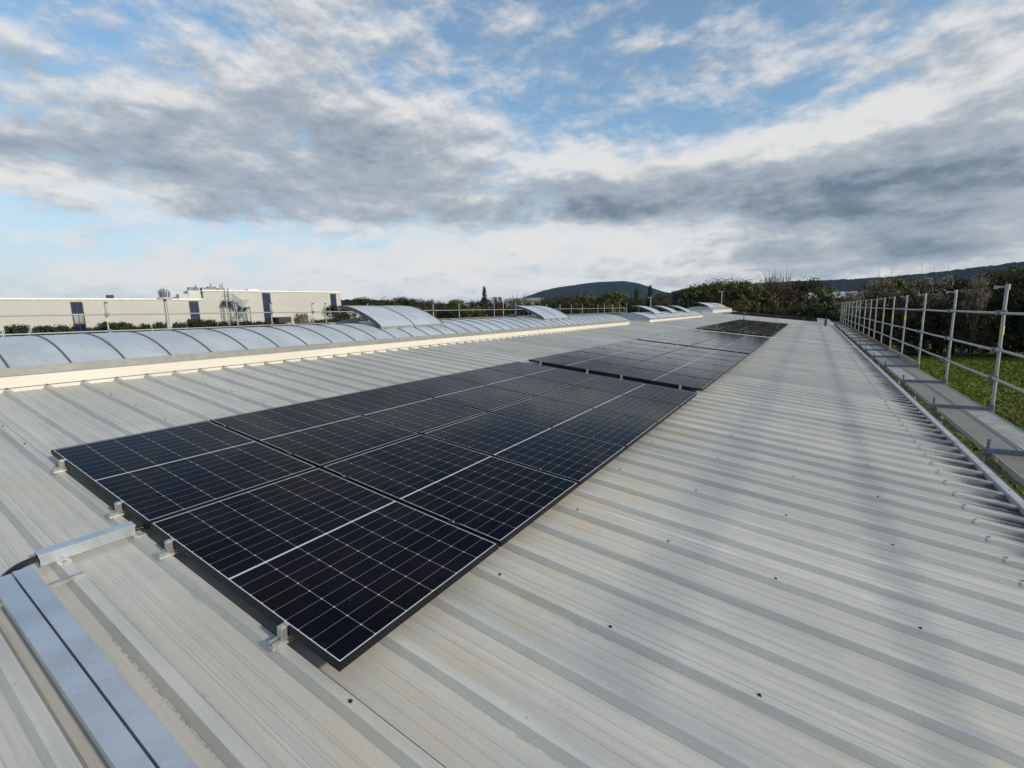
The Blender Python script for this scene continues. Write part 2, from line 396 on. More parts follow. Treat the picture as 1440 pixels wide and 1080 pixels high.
LEAF = {
 'green': material('leaf_green', m_leaf((0.049, 0.067, 0.017), (0.093, 0.113, 0.029), (0.131, 0.136, 0.038))),
 'olive': material('leaf_olive', m_leaf((0.060, 0.060, 0.018), (0.096, 0.090, 0.028), (0.125, 0.112, 0.038))),
 'brown': material('leaf_brown', m_leaf((0.041, 0.030, 0.016), (0.063, 0.044, 0.023), (0.087, 0.061, 0.033))),
 'dark': material('leaf_dark', m_leaf((0.015, 0.022, 0.012), (0.030, 0.042, 0.018), (0.045, 0.051, 0.021))),
 'blossom': material('leaf_blossom', m_leaf((0.22, 0.18, 0.14), (0.34, 0.29, 0.24), (0.50, 0.45, 0.38))),
 'twig': material('twig_brown', m_leaf((0.10, 0.075, 0.05), (0.15, 0.115, 0.08), (0.20, 0.16, 0.11)))}
M_BARK = material('bark', m_wood((0.03, 0.024, 0.018), (0.06, 0.048, 0.036)))
def m_clad(nt):
    co = objco(nt); x, y, z = sep(nt, co)
    rib = ((x * 1.0).fract() - 0.5).abs()
    a = noise(nt, vec(nt, x * 0.15, y, z * 0.25), 1.0, 5, 0.6)
    pan = ((x / 6.0).fract() - 0.5).abs().gt(0.492)
    c = mix(nt, a.ss(0.3, 0.7), (0.40, 0.395, 0.375), (0.45, 0.445, 0.422))
    c = mix(nt, rib.ss(0.40, 0.5) * 0.14 + pan * 0.12, c, (0.40, 0.38, 0.33))
    return dict(color=c, rough=0.6, normal=bump(nt, rib, 0.25, 0.1))
M_CLAD = material('cream_cladding', m_clad)
def m_glass(c):
    def f(nt):
        co = objco(nt); n = noise(nt, co, 0.4, 3, 0.5)
        return dict(color=mix(nt, n.ss(0.35, 0.65), c, tuple(k * 0.5 for k in c)), rough=0.08, spec=0.6)
    return f
M_GLASSB = material('blue_glass', m_glass((0.012, 0.022, 0.085)))
M_GLASSL = material('blind_reflection_glass', m_glass((0.30, 0.31, 0.30)))  # whitish sky reflection on the blinds, put into the pane colour
M_PLANT = material('grey_plant_steel', m_galv((0.20, 0.22, 0.25), 0.6, 0.2, 0.6))
M_PLANTL = material('light_plant_panel', m_galv((0.52, 0.53, 0.53), 0.6, 0.05, 0.6))
M_WHITE = material('white_metal', m_galv((0.80, 0.80, 0.78), 0.5, 0.0, 2))
M_DARKBOX = material('dark_box', color=(0.012, 0.012, 0.014), rough=0.6)
M_RENDER = material('grey_render_wall', m_clad)

# ---------------------------------------------------------------- ground and hills
g = MB(); N = 64
g.v.append((0, 0, 0)); rings = [20, 60, 120, 250, 500, 1200, 3000, 9000]
for r_ in rings:
    for k in range(N): g.v.append((r_ * math.cos(2 * math.pi * k / N), r_ * math.sin(2 * math.pi * k / N), 0))
for k in range(N): g.f.append((0, 1 + k, 1 + (k + 1) % N))
for i in range(len(rings) - 1):
    for k in range(N):
        a, b = 1 + i * N, 1 + (i + 1) * N
        g.f.append((a + k, b + k, b + (k + 1) % N, a + (k + 1) % N))
go = g.build('ground', M_GRASS); go.location = (0, 0, GZ); tag(go, kind='structure')
def lerp0(t, pts):
    if t <= pts[0][0]: return pts[0][1]
    for (a, x), (b, y) in zip(pts, pts[1:]):
        if t <= b: return x + (y - x) * (t - a) / (b - a)
    return pts[-1][1]
def lerp(t, pts): return sum(lerp0(t + k * .45, pts) for k in range(-3, 4)) / 7
def hill(name, skyline, rad, depth, a0, a1, seed):
    rnd = random.Random(seed); m = MB(); na, nr = 420, 14
    ph = [rnd.uniform(0, 6.28) for _ in range(8)]
    for j in range(nr + 1):
        t = j / nr; rr = rad + (t - 0.55) * depth
        prof = math.sin(min(1, t / 0.55) * math.pi / 2) ** 1.3 if t < .55 else math.cos((t - .55) / .45 * math.pi / 2) ** .8
        for i in range(na + 1):
            az = a0 + (a1 - a0) * i / na
            e = lerp(az, skyline) + 0.008 * sum(math.sin(az * (1.1 + k * .9) + ph[k]) / (1 + k * .6) for k in range(8)) * min(1, max(0, lerp(az, skyline)))
            top = max(0, e) and rad * math.tan(R(e)) + 6.5
            q = polar(az, rr, 0); m.v.append((q.x, q.y, GZ - 2 + rnd.uniform(0, 5.0) * min(1, top / 60 if top > 0 else 0) + max(0, top) * prof * (1 + 0.012 * math.sin(az * 1.7 + j * 1.3) * (0 if abs(t - .55) < .08 else 1))))
    for j in range(nr):
        for i in range(na):
            k = j * (na + 1) + i; m.f.append((k, k + 1, k + na + 2, k + na + 1))
    o = m.build(name, M_HILL, smooth=True); tag(o, kind='structure'); return o
hill('distant_hill', [(-37, 0), (-34, 1.2), (-31, 1.9), (-28, 2.85), (-22.5, 3.42), (-18.3, 3.42), (-15, 2.1), (-12, 1.3), (-8, 0.6), (-4, 0)], 5200, 2600, -40, 0, 3)
hill('wooded_ridge', [(-17, 0), (-15.5, 1.4), (-12.7, 2.3), (-9, 2.45), (-5, 2.5), (0, 2.5), (3, 2.4), (5.4, 2.45), (9, 2.6), (12, 2.85), (14.3, 3.05), (20, 3.3), (30, 2.6), (45, 1.0), (60, 0)], 3300, 1800, -20, 62, 5)
hill('low_wooded_rise', [(-75, 0), (-62, 1.2), (-53, 2.0), (-50, 2.1), (-46, 1.75), (-42, 1.5), (-38, 1.2), (-34, 0.5), (-30, 0)], 1500, 700, -78, -28, 8)

# ---------------------------------------------------------------- the warehouse under foot
U0, U1 = -4.32, 6.72                 # ridge and eave
V0, V1, V2 = -9.0, 48.6, 66.0
HT, HP = -0.085, -0.123              # crown and pan levels
wh = empty('warehouse', (0, 0, GZ)); tag(wh, 'low grey metal roofed warehouse under the solar panels and skylights', 'building')
def ribbed(u0, u1, v0, v1, dh, detail):
    prof = []
    k0 = math.ceil((v0 - RV0) / RP); k1 = math.floor((v1 - RV0) / RP)
    for k in range(k0, k1 + 1):
        c = RV0 + k * RP; seam = (k % 3 == 0)
        prof += [(c - .041, HP), (c - .023, HT)]
        if seam: prof += [(c + .021, HT + .0005), (c + .0215, HT - .007), (c + .0245, HT - .007), (c + .025, HT - .002)]
        else: prof += [(c + .023, HT)]
        prof += [(c + .041, HP)]
        if detail:
            for q in (0.112, 0.168, 0.224): prof += [(c + q - .010, HP), (c + q - .004, HP + .005), (c + q + .004, HP + .005), (c + q + .010, HP)]
    m = MB(); nu = 3
    rings = [[(u0 + (u1 - u0) * i / nu, v, h + dh) for v, h in prof] for i in range(nu + 1)]
    m.loft(rings); m.f = [tuple(reversed(f)) for f in m.f]; return m
whi = wh.matrix_world
def under(o):                        # parent to the warehouse, keeping world placement
    o.parent = wh; o.location = Vector(o.location) - Vector((0, 0, GZ)); return o
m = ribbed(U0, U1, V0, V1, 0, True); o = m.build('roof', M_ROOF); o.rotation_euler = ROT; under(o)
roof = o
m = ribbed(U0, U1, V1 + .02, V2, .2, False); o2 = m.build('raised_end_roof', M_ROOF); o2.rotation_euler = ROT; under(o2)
# the far slope, falling away from the ridge
RX = rp(U0, 0, 0)
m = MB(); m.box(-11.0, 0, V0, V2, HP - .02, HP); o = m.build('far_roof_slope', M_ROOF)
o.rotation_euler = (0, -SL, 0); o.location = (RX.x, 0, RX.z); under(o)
# ridge cap
m = MB(); m.loft([[tuple(rp(U0 + .28, v, HT + .004)), tuple(rp(U0 + .25, v, HT + .022)), tuple(rp(U0, v, HT + .03)), tuple(RX + Vector((-.28, v, HT - .015)))] for v in (V0, V1)])
o = m.build('ridge_cap', M_TRIM); under(o)
# walls
ev = rp(U1, 0, HP); lx = RX.x - 11.0 * math.cos(SL)
m = MB(); m.box(ev.x - .35, ev.x - .20, V0 + .1, V2 - .1, GZ, ev.z - .06); m.box(lx + .2, lx + .35, V0 + .1, V2 - .1, GZ, ev.z - .1)
for y in (V0 + .1, V2 - .25):
    m.add([(lx + .36, y, GZ), (ev.x - .36, y, GZ), (ev.x - .36, y, ev.z - .1), (RX.x, y, RX.z - .22), (lx + .36, y, ev.z - .1), (lx + .36, y + .15, GZ), (ev.x - .36, y + .15, GZ), (ev.x - .36, y + .15, ev.z - .1), (RX.x, y + .15, RX.z - .22), (lx + .36, y + .15, ev.z - .1)],
          [(0, 1, 2, 3, 4), (9, 8, 7, 6, 5)] + [(i, i + 5, (i + 1) % 5 + 5, (i + 1) % 5) for i in range(5)])
o = m.build('wall', M_CLAD); under(o)
# eave flashing: a bent sheet with a bright top, running beside the gutter
m = MB()
pr = [(6.655, HP + .006), (6.66, HT + .012), (6.668, HT + .016), (6.742, HT + .012), (6.745, HT - .12), (6.741, HT - .12), (6.738, HT + .007), (6.672, HT + .011)]
m.loft([[tuple(rp(u, v, h)) for u, h in pr] for v in (V0, V2)], closed=True, caps=True)
o = m.build('eave_flashing', material('eave_flashing', m_galv((0.40, 0.40, 0.43), 0.5, 0.3, 5))); under(o)
m = MB()
for k in range(int((V2 - V0) / .45)):
    v = V0 + .2 + k * .45; a = rp(6.705, v, HT + .0135); m.tube([a, a + Vector((0, 0, .006))], .006, 6)
o = m.build('flashing_rivet', M_BOLT, roof); o.rotation_euler = (0, -SL, 0)
o['kind'] = 'stuff'
m = MB()
gp = [(.0, 0), (-.02, -.11), (.06, -.15), (.14, -.11), (.15, .0), (.145, .0), (.135, -.10), (.06, -.14), (-.012, -.10), (.005, 0)]
m.loft([[(ev.x + .06 + a, v, ev.z - .12 + b) for a, b in gp] for v in (V0, V2)], closed=True, caps=True)
o = m.build('gutter', M_GALV); under(o)
# joint caps lying across the slope, and the upstand where the end roof is higher
def cross_cap(name, v, wv, hh, u0, u1, mat):
    m = MB(); m.box(u0, u1, v, v + wv, HP - .01, HT + hh); o = m.build(name, mat, bevel=.012); o.rotation_euler = ROT; return under(o)
cross_cap('joint_cap', 23.68, .16, .035, -4.0, 6.64, material('pale_joint_cap', m_galv((0.60, 0.60, 0.58), 0.5, 0.1, 5)))
cross_cap('roof_upstand', V1 - .25, .30, .235, U0, 6.64, M_WHITE)

# ---------------------------------------------------------------- barrel skylights
XC, ZC = -2.8207, 0.2465             # near curb foot
DR, DCX, DZ = 3.18, -4.27, 0.83      # dome radius, centre line and crown height
def arc(x0, x1, n, lift=0.0, R_=DR, cz=None):
    cz = DZ - DR if cz is None else cz
    return [(x0 + (x1 - x0) * i / n, cz + math.sqrt((R_ + lift) ** 2 - (x0 + (x1 - x0) * i / n - DCX) ** 2)) for i in range(n + 1)]
def skylight(label, v0, v1, dx, dz, lids, bar_step=0.545, first=None, curb_h=0.145, foot=0.0):
    root = empty('barrel_skylight', (DCX + dx, (v0 + v1) / 2, ZC + dz)); tag(root, label, 'skylight')
    org = Vector(root.location)
    def put(m, name, mat, par=root, smooth=False, bevel=0.0):
        m.v = [tuple(Vector(q) + Vector((dx, 0, dz)) - org) for q in m.v]
        o = m.build(name, mat, par, bevel=bevel)
        if smooth: smooth_by_angle(o)
        return o
    x1 = 2 * DCX - XC
    m = MB()
    zb = ZC - .045 - foot
    m.box(XC - .06, XC, v0, v1, zb, ZC + curb_h); m.box(x1, x1 + .06, v0, v1, zb - .0, ZC + curb_h)
    m.box(x1 + .06, XC - .06, v0, v0 + .06, zb, ZC + curb_h); m.box(x1 + .06, XC - .06, v1 - .06, v1, zb, ZC + curb_h)
    curb = put(m, 'curb', M_CREAM)
    m = MB(); m.box(XC, XC + .004, v0, v1, ZC + .006, ZC + .014)
    n = int((v1 - v0) / RP)
    for k in range(n + 1):
        v = RV0 + math.ceil((v0 - RV0) / RP) * RP + k * RP
        if v < v1 - .02: m.tube([(XC + .004, v, ZC + .012), (XC + .014, v, ZC + .012)], .011, 6)
    lip = put(m, 'curb_drip', M_BAR, curb)
    m = MB(); m.box(XC - .03, XC + .012, v0 - .01, v1 + .01, ZC + curb_h + .001, ZC + curb_h + .10); m.box(x1 - .012, x1 + .03, v0 - .01, v1 + .01, ZC + curb_h + .001, ZC + curb_h + .10)
    put(m, 'edge_trim', M_TRIM, bevel=.006)
    m = MB(); m.loft([[(x, y, z) for x, z in arc(XC - .015, x1 + .015, 28)] for y in (v0 + .02, v1 - .02)])
    # split into rows along the length so that it shades like panels
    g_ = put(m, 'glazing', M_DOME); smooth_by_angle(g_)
    for y in (v0 + .03, v1 - .03):   # gable ends
        a = arc(XC - .03, x1 + .03, 20); m = MB(); n_ = len(a)
        m.v = [(x, y, z - .005) for x, z in a] + [(x1 + .03, y, ZC + curb_h), (XC - .03, y, ZC + curb_h)]; m.f = [tuple(range(n_ + 2))]
        put(m, 'gable_panel', M_DOME)
    bars = []
    y = v0 + .04 if first is None else first
    while y < v1 - .01: bars.append(y); y += bar_step
    proto = None
    for y in bars:
        if proto is None:
            a, b = arc(XC - .012, x1 + .012, 24, .012), arc(XC - .012, x1 + .012, 24, -.006); m = MB()
            m.loft([[(x, -.010, z), (x, .010, z), (xb, .010, zb_), (xb, -.010, zb_)] for (x, z), (xb, zb_) in zip(a, b)], closed=True, caps=True)
            m.v = [(q[0] + dx - org.x, q[1], q[2] + dz - org.z) for q in m.v]
            proto = m.build('glazing_bar', M_BAR, root); proto.location.y = y - org.y
        else:
            c = proto.copy(); COL.objects.link(c); c.parent = root; c.location.y = y - org.y
    for (l0, l1, slope) in lids: lid(root, put, l0, l1, slope)
    return root
LIDP = [(-3.36, .715), (-3.42, .765), (-3.52, .835), (-3.70, .93), (-3.95, 1.04), (-4.20, 1.13), (-4.45, 1.195), (-4.74, 1.225)]
def lid(root, put, l0, l1, wedge):
    n = len(LIDP)
    m = MB()
    def off(i, t):
        a, b = LIDP[max(0, i - 1)], LIDP[min(n - 1, i + 1)]; tx, tz = b[0] - a[0], b[1] - a[1]; L = math.hypot(tx, tz)
        return LIDP[i][0] + tz / L * t, LIDP[i][1] - tx / L * t
    top = [off(i, .03) for i in range(n)]; bot = [off(i, -.01) for i in range(n)]
    m.loft([[(x, l0, z) for x, z in top], [(x, l1, z) for x, z in top], [(x, l1, z) for x, z in bot], [(x, l0, z) for x, z in bot], [(x, l0, z) for x, z in top]])
    L = put(m, 'vent_lid', M_DOME); smooth_by_angle(L)
    for y in ((l0 - .02, (l0 + l1) / 2 - .012, l1 - .005) if wedge else (l0 - .02, l1 - .005)):
        e = MB(); a = [off(i, .04) for i in range(n)]; b = [off(i, -.035 if y != (l0 + l1) / 2 - .012 else .0) for i in range(n)]
        e.loft([[(x, y, z), (x, y + .025, z), (xb, y + .025, zb), (xb, y, zb)] for (x, z), (xb, zb) in zip(a, b)], closed=True, caps=True)
        put(e, 'lid_bar', M_BAR, L)
    f = MB(); f.box(-4.79, -4.762, l0 - .02, l1 + .02, 1.20, 1.262); put(f, 'lid_frame', M_TRIM, L)
    f = MB(); f.box(-3.365, -3.325, l0 - .03, l1 + .03, .665, .745)
    for k in range(5):
        y = l0 + .1 + (l1 - l0 - .2) * k / 4; f.box(-3.325, -3.305, y - .04, y + .04, .70, .74)
    put(f, 'lid_frame', M_TRIM, L)
    s_ = MB(); s_.tube([(-4.6, (l0 + l1) / 2, .80), (-4.62, (l0 + l1) / 2, 1.18)], .018, 8)
    put(s_, 'lid_strut', M_ALU, L)
    if wedge:
        q = MB(); q.add([(-5.0, l0 - .12, .80), (-5.0, l0 + .75, .80), (-5.0, l0 + .75, .97), (-5.0, l0 - .12, .835), (-5.03, l0 - .12, .80), (-5.03, l0 + .75, .80), (-5.03, l0 + .75, .97), (-5.03, l0 - .12, .835)],
                        [(0, 1, 2, 3), (7, 6, 5, 4), (0, 4, 5, 1), (1, 5, 6, 2), (2, 6, 7, 3), (3, 7, 4, 0)])
        put(q, 'wind_baffle', M_PLANTL, L)
skylight('long barrel vault rooflight nearest the camera with two big raised vent lids', V0 + 3, 22.25, 0, 0, [(6.42, 8.55, True), (14.2, 16.3, True)], first=.36 - 11 * .545)
skylight('second barrel vault rooflight further along the ridge with a row of small open lids', 25.75, 41.3, 0, 0, [(28.6, 30.3, False), (33.0, 34.7, False), (37.4, 39.2, False)], bar_step=2.18)
skylight('farthest short barrel vault rooflight on the raised end of the roof with a white upstand', 49.2, 62.5, -.55, .36, [(50.2, 55.6, False), (56.0, 61.6, False)], bar_step=2.18, curb_h=.20, foot=.30)

# ---------------------------------------------------------------- solar arrays
ORD = ['front', 'second', 'third', 'fourth', 'fifth', 'sixth', 'seventh', 'rear']
pv0 = empty('solar_panel', (0, 0, 0), ROT)
m = MB(); F, H_ = .011, .035
m.box(0, PL, 0, F, -H_, 0); m.box(0, PL, PW - F, PW, -H_, 0); m.box(0, F, F + .0005, PW - F - .0005, -H_, 0); m.box(PL - F, PL, F + .0005, PW - F - .0005, -H_, 0)
m.build('frame', M_BLACKALU, pv0, bevel=.0012)
m = MB(); m.box(F + .0003, PL - F - .0003, F + .0003, PW - F - .0003, -.006, -.0018); m.build('glass_face', M_PV, pv0)
m = MB(); m.box(.78, .94, .50, .58, -.028, -.0065); m.build('junction_box', M_RUBBER, pv0)
used = False
def place_panel(u, v, label, group, h=0.0, turn=False):
    global used
    o = pv0 if not used else copy_tree(pv0); used = True
    o.location = rp(u, v, h)
    if turn: o.rotation_euler = (Matrix.Rotation(SL, 3, 'Y') @ Matrix.Rotation(R(90), 3, 'Z')).to_euler()
    tag(o, label, 'solar panel', group)
PU, PV_ = 1.742, 1.154
BLOCKS = [('nearest', 0.0, 6), ('second', 7.35, 6), ('third', 14.55, 7), ('fourth', 24.18, 8), ('fifth', 33.75, 7)]
rj = random.Random(4)
for nm, v0, rows in BLOCKS:
    for r_ in range(rows):
        for c_ in range(2):
            pos = ORD[r_] if r_ < rows - 1 else 'rear'
            if pos == 'front': rowtxt = 'front row'
            elif pos == 'rear': rowtxt = 'rear row'
            else: rowtxt = pos + ' row from the front'
            place_panel(c_ * PU, v0 + r_ * PV_, 'black framed solar panel, %s of the %s array, %s column' % (rowtxt, nm, 'skylight side' if c_ == 0 else 'eave side'),
                        'solar panels of the %s array' % nm, h=rj.uniform(-.0015, .0015))
for i in range(7):
    for j in range(8):
        place_panel(-2.62 + (i + 1) * PV_, 49.4 + j * PU, 'dark solar panel in the wide array on the raised far end of the roof', 'solar panels on the raised end roof', h=.2, turn=True)

# mounting rails with end clamps along the front and back edge of each array, mid clamps in the joints
def z_box(m, *a): m.box(*a)
mr0 = empty('mounting_rail', (0, 0, 0), ROT)
m = MB()
m.loft([[(x, y, z) for x, z in [(-.021, HT + .0005), (.021, HT + .0005), (.021, HT + .006), (.012, HT + .006), (.012, HT + .028), (.019, HT + .028), (.019, HT + .034), (.006, HT + .034), (.006, HT + .020), (-.006, HT + .020), (-.006, HT + .034), (-.019, HT + .034), (-.019, HT + .028), (-.012, HT + .028), (-.012, HT + .006), (-.021, HT + .006)]] for y in (-.068, .36)], closed=True, caps=True)
m.build('rail', M_ALU, mr0)
m = MB(); m.box(-.017, .017, -.030, -.002, HT + .0345, .001); m.box(-.017, .017, -.0018, .008, .0006, .0035)
cl = m.build('end_clamp', M_ALU, mr0, bevel=.002)
m = MB(); m.tube([(0, -.016, .0012), (0, -.016, .008)], .0075, 6); m.build('bolt', M_GALV, cl)
first_rail = True
mc0 = empty('mid_clamp', (0, 0, 0), ROT)
m = MB(); m.box(-.035, .035, -.017, .017, .0015, .005); m.box(-.035, .035, -.008, .008, -.03, .0013); m.build('clamp_plate', M_BLACKALU, mc0)
m = MB(); m.tube([(0, 0, .0052), (0, 0, .012)], .007, 6); m.build('bolt', M_GALV, mc0)
first_mc = True
UPOS = [(.30, 'nearest the skylight'), (1.34, 'second from the skylight'), (2.03, 'third from the skylight'), (3.10, 'nearest the eave')]
for bi, (nm, v0, rows) in enumerate(BLOCKS):
    for u, where in UPOS:
        o = mr0 if first_rail else copy_tree(mr0); first_rail = False
        o.location = rp(u, v0, 0); tag(o, 'aluminium rail and clamp at the front of the %s array, %s' % (nm, where), 'mounting rail', 'mounting rails at the front edge of the %s array' % nm)
        if bi < 2:
            for r_ in range(1, rows):
                c = mc0 if first_mc else copy_tree(mc0); first_mc = False
                c.location = rp(u, v0 + r_ * PV_ - .01, 0); tag(c, 'small black mid clamp in a joint between panels of the %s array' % nm, 'clamp', 'mid clamps of the %s array' % nm)

# ---------------------------------------------------------------- fixings in the roof
sb0 = empty('stitching_screw', (0, 0, 0), ROT)
m = MB(); m.tube([(0, 0, 0), (0, 0, .0015)], .0085, 10); m.build('washer', M_RUBBER, sb0)
m = MB(); m.tube([(0, 0, .0015), (0, 0, .007)], .0052, 6); m.build('screw_head', M_BOLT, sb0)
fs = True; rs = random.Random(11)
for k in range(0, 13):
    v = RV0 + k * 3 * RP
    for u in (3.57, 4.253, 4.912, 5.57):
        c = sb0 if fs else copy_tree(sb0); fs = False
        c.location = rp(u + rs.uniform(-.02, .02), v + rs.uniform(-.006, .004), HT); tag(c, 'small dark stitching screw on a seam rib of the bare roof strip', 'screw', 'stitching screws right of the arrays')
for k in range(0, 8):
    v = RV0 + (k - 1) * 3 * RP
    for u in (-.55, -1.25, -1.95):
        c = copy_tree(sb0); c.location = rp(u + rs.uniform(-.02, .02), v + .0, HT); tag(c, 'small dark stitching screw on a seam rib between array and skylight', 'screw', 'stitching screws left of the arrays')
sd0 = empty('saddle_washer', (0, 0, 0), ROT)
m = MB(); m.loft([[(x, y, z) for y, z in [(-.036, -.018), (-.026, .002), (.026, .002), (.036, -.018), (.034, -.019), (.025, -.001), (-.025, -.001), (-.034, -.019)]] for x in (-.017, .017)], closed=True, caps=True)
m.build('saddle', M_WHITECAP, sd0, bevel=.002)
m = MB(); m.tube([(0, 0, .002), (0, 0, .005)], .012, 10); m.tube([(0, 0, .005), (0, 0, .011)], .007, 6); m.build('bolt', M_GALV, sd0)
fs = True
for k in range(2, 62):
    c = sd0 if fs else copy_tree(sd0); fs = False
    c.location = rp(6.235 + rs.uniform(-.008, .008), RV0 + k * RP, HT); tag(c, 'pale saddle washer with bolt on a rib crown near the eave', 'saddle washer', 'saddle washers along the eave')
for u, v, lab in ((1.70, RV0 - RP, 'pale saddle washer on the rib beside the dark conduit end of the short tray'), (1.69, RV0, 'pale saddle washer on the rib where the short tray reaches the panels')):
    c = copy_tree(sd0); c.location = rp(u, v, HT); tag(c, lab, 'saddle washer', 'saddle washers at the cable tray')

# ---------------------------------------------------------------- cable trays and conduit
def tray(label, u0, u1, v0, v1, h0, h1, along_u):
    root = empty('cable_tray', rp((u0 + u1) / 2, (v0 + v1) / 2, h0), ROT); tag(root, label, 'cable tray', 'cable trays in front of the arrays')
    a, b = (u1 - u0) / 2, (v1 - v0) / 2; H = h1 - h0
    m = MB(); t = .0012
    if along_u: m.box(-a, a, -b + .002, -b + .002 + t, .0, H - .010); m.box(-a, a, b - .002 - t, b - .002, .0, H - .010); m.box(-a, a, -b + .0034, b - .0034, .0, t)
    else: m.box(-a + .002, -a + .002 + t, -b, b, 0, H - .010); m.box(a - .002 - t, a - .002, -b, b, 0, H - .010); m.box(-a + .0034, a - .0034, -b, b, 0, t)
    m.build('channel', M_ZINC, root)
    m = MB()
    if along_u:
        pr = [(-b, H - .014), (-b, H - .001), (-b + .001, H), (b - .001, H), (b, H - .001), (b, H - .014), (b - .0012, H - .014), (b - .0012, H - .002), (-b + .0012, H - .002), (-b + .0012, H - .014)]
        m.loft([[(x, y, z) for y, z in pr] for x in (-a - .004, a + .004)], closed=True, caps=True)
    else:
        pr = [(-a, H - .014), (-a, H - .001), (-a + .001, H), (a - .001, H), (a, H - .001), (a, H - .014), (a - .0012, H - .014), (a - .0012, H - .002), (-a + .0012, H - .002), (-a + .0012, H - .014)]
        m.loft([[(x, y, z) for x, z in reversed(pr)] for y in (-b - .004, b + .004)], closed=True, caps=True)
    m.build('lid', M_ZINC, root)
    return root
tray('long galvanised cable tray nearer the panels, running down the slope', 1.755, 6.2, -.566, -.500, -.066, -.018, True)
tray('long galvanised cable tray farther from the panels, at the left picture edge', 1.765, 6.2, -.643, -.574, -.066, -.018, True)
tray('short galvanised cable tray running up to the front edge of the nearest array', 1.600, 1.668, -.452, -.045, -.084, -.020, False)
def rail_piece(label, u, v0, v1):
    r_ = empty('support_rail', rp(u, (v0 + v1) / 2, HT), ROT); tag(r_, label, 'support rail')
    m = MB(); L = (v1 - v0) / 2
    m.loft([[(x, y, z) for x, z in [(-.015, .0005), (.015, .0005), (.015, .018), (.005, .018), (.005, .010), (-.005, .010), (-.005, .018), (-.015, .018)]] for y in (-L, L)], closed=True, caps=True)
    m.build('rail_profile', M_ALU, r_)
    m = MB(); m.tube([(0, L - .06, .0105), (0, L - .06, .015)], .005, 6); m.build('screw', M_BOLT, r_)
rail_piece('aluminium cross rail carrying the upper end of the two long trays', 1.905, -.73, -.345)
rail_piece('aluminium cross rail carrying the lower end of the two long trays', 4.9, -.73, -.345)
def conduit(label, pts, r_=.014):
    o = Vector(pts[0]); root = empty('corrugated_conduit', o); tag(root, label, 'conduit')
    # dense path through the points, with rings
    P_ = []
    for i in range(len(pts) - 1):
        p0, p1, p2, p3 = [Vector(pts[max(0, min(len(pts) - 1, j))]) for j in (i - 1, i, i + 1, i + 2)]
        for k in range(24):
            t = k / 24; P_.append(.5 * ((2 * p1) + (p2 - p0) * t + (2 * p0 - 5 * p1 + 4 * p2 - p3) * t * t + (3 * p1 - p0 - 3 * p2 + p3) * t ** 3))
    m = MB(); m.tube([q - o for q in P_], [r_ * (1.0 if i % 2 else .86) for i in range(len(P_))], 10); m.build('hose', M_RUBBER, root, smooth=True)
for dv in (0, .024):
    conduit('black conduit curving from the short tray into the long trays, %s one' % ('outer' if dv == 0 else 'inner'),
        [rp(1.615 + dv, -.40, -.05), rp(1.62 + dv, -.47, -.05), rp(1.655 + dv * .6, -.54 + dv * .6, -.047), rp(1.74, -.60 + dv * 2.4, -.045), rp(1.85, -.603 + dv * 2.7, -.045)], .0115)
conduit('black corrugated conduit running from the short tray under the front panels', [rp(1.635, -.10, -.062), rp(1.635, -.03, -.064), rp(1.65, .03, -.07), rp(1.72, .10, -.075), rp(1.9, .16, -.075)], .013)

# ---------------------------------------------------------------- scaffold along the right eave
SX, DZK = 7.70, -.945
PVV = [.6, 3.72, 7.02, 10.20, 13.62, 17.05, 20.20, 23.2, 26.1, 29.2, 31.9, 35.1, 38.8, 42.0, 46.1, 50.2, 54.1, 57.2, 60.3, 63.3]
scf = empty('eave_scaffold', (SX, 30, GZ)); tag(scf, 'galvanised tube scaffold with three guard rails and posts along the right eave', 'scaffold')
def sp(m, name, mat, par=scf, smooth=False):
    m.v = [tuple(Vector(q) - Vector((SX, 30, GZ))) for q in m.v]; o = m.build(name, mat, par)
    if smooth: smooth_by_angle(o, 40)
    return o
RZ = [.75, .12, -.375]
tilt = random.Random(5)
for i, v in enumerate(PVV):
    m = MB(); m.tube([(SX, v, GZ), (SX, v, -1.1), (SX + tilt.uniform(-.01, .01), v, 1.215 + tilt.uniform(-.03, .03))], .0242, 14); po = sp(m, 'post', M_GALV, smooth=True)
    m = MB(); m.tube([(SX, v, 1.18), (SX - .14, v - .02, 1.175)], .014, 8); m.box(SX - .17, SX - .13, v - .045, v + .005, 1.15, 1.205); m.tube([(SX, v, 1.13), (SX, v, 1.222)], .030, 12)
    sp(m, 'post_head', M_GALV, po)
    m = MB()
    for z in RZ:
        m.tube([(SX, v, z - .035), (SX, v, z + .035)], .034, 10); m.box(SX - .105, SX - .028, v - .06, v + .03, z - .042, z + .038)
    m.tube([(SX, v, -1.0), (SX, v, -.84)], .031, 10)
    sp(m, 'coupler', M_STEELDARK, po)
    if i % 5 != 4:
        m = MB(); m.tube([(SX, v, .37), (SX, v, .52)], .0252, 12); sp(m, 'yellow_mark', M_YELLOW, po)
    m = MB(); m.bar((6.93, v, -.915), (SX, v, -.915), .05, .055); m.bar((6.93, v, -1.08), (SX, v, -1.08), .045, .05)
    m.bar((6.95, v, -1.10), (SX, v, -1.65), .04, .04)
    br = sp(m, 'bracket', M_STEELDARK)
    m = MB(); m.tube([(6.93, v, -1.16), (6.93, v, -.775)], .020, 10); m.box(6.885, 6.975, v - .045, v + .045, -1.0, -.89); sp(m, 'spigot', M_STEELDARK, br)
    for xb in (7.20, 7.36): m = MB(); m.tube([(xb, v, -.887), (xb, v, -.872)], .022, 8); sp(m, 'bracket_bolt', M_GALV, br)
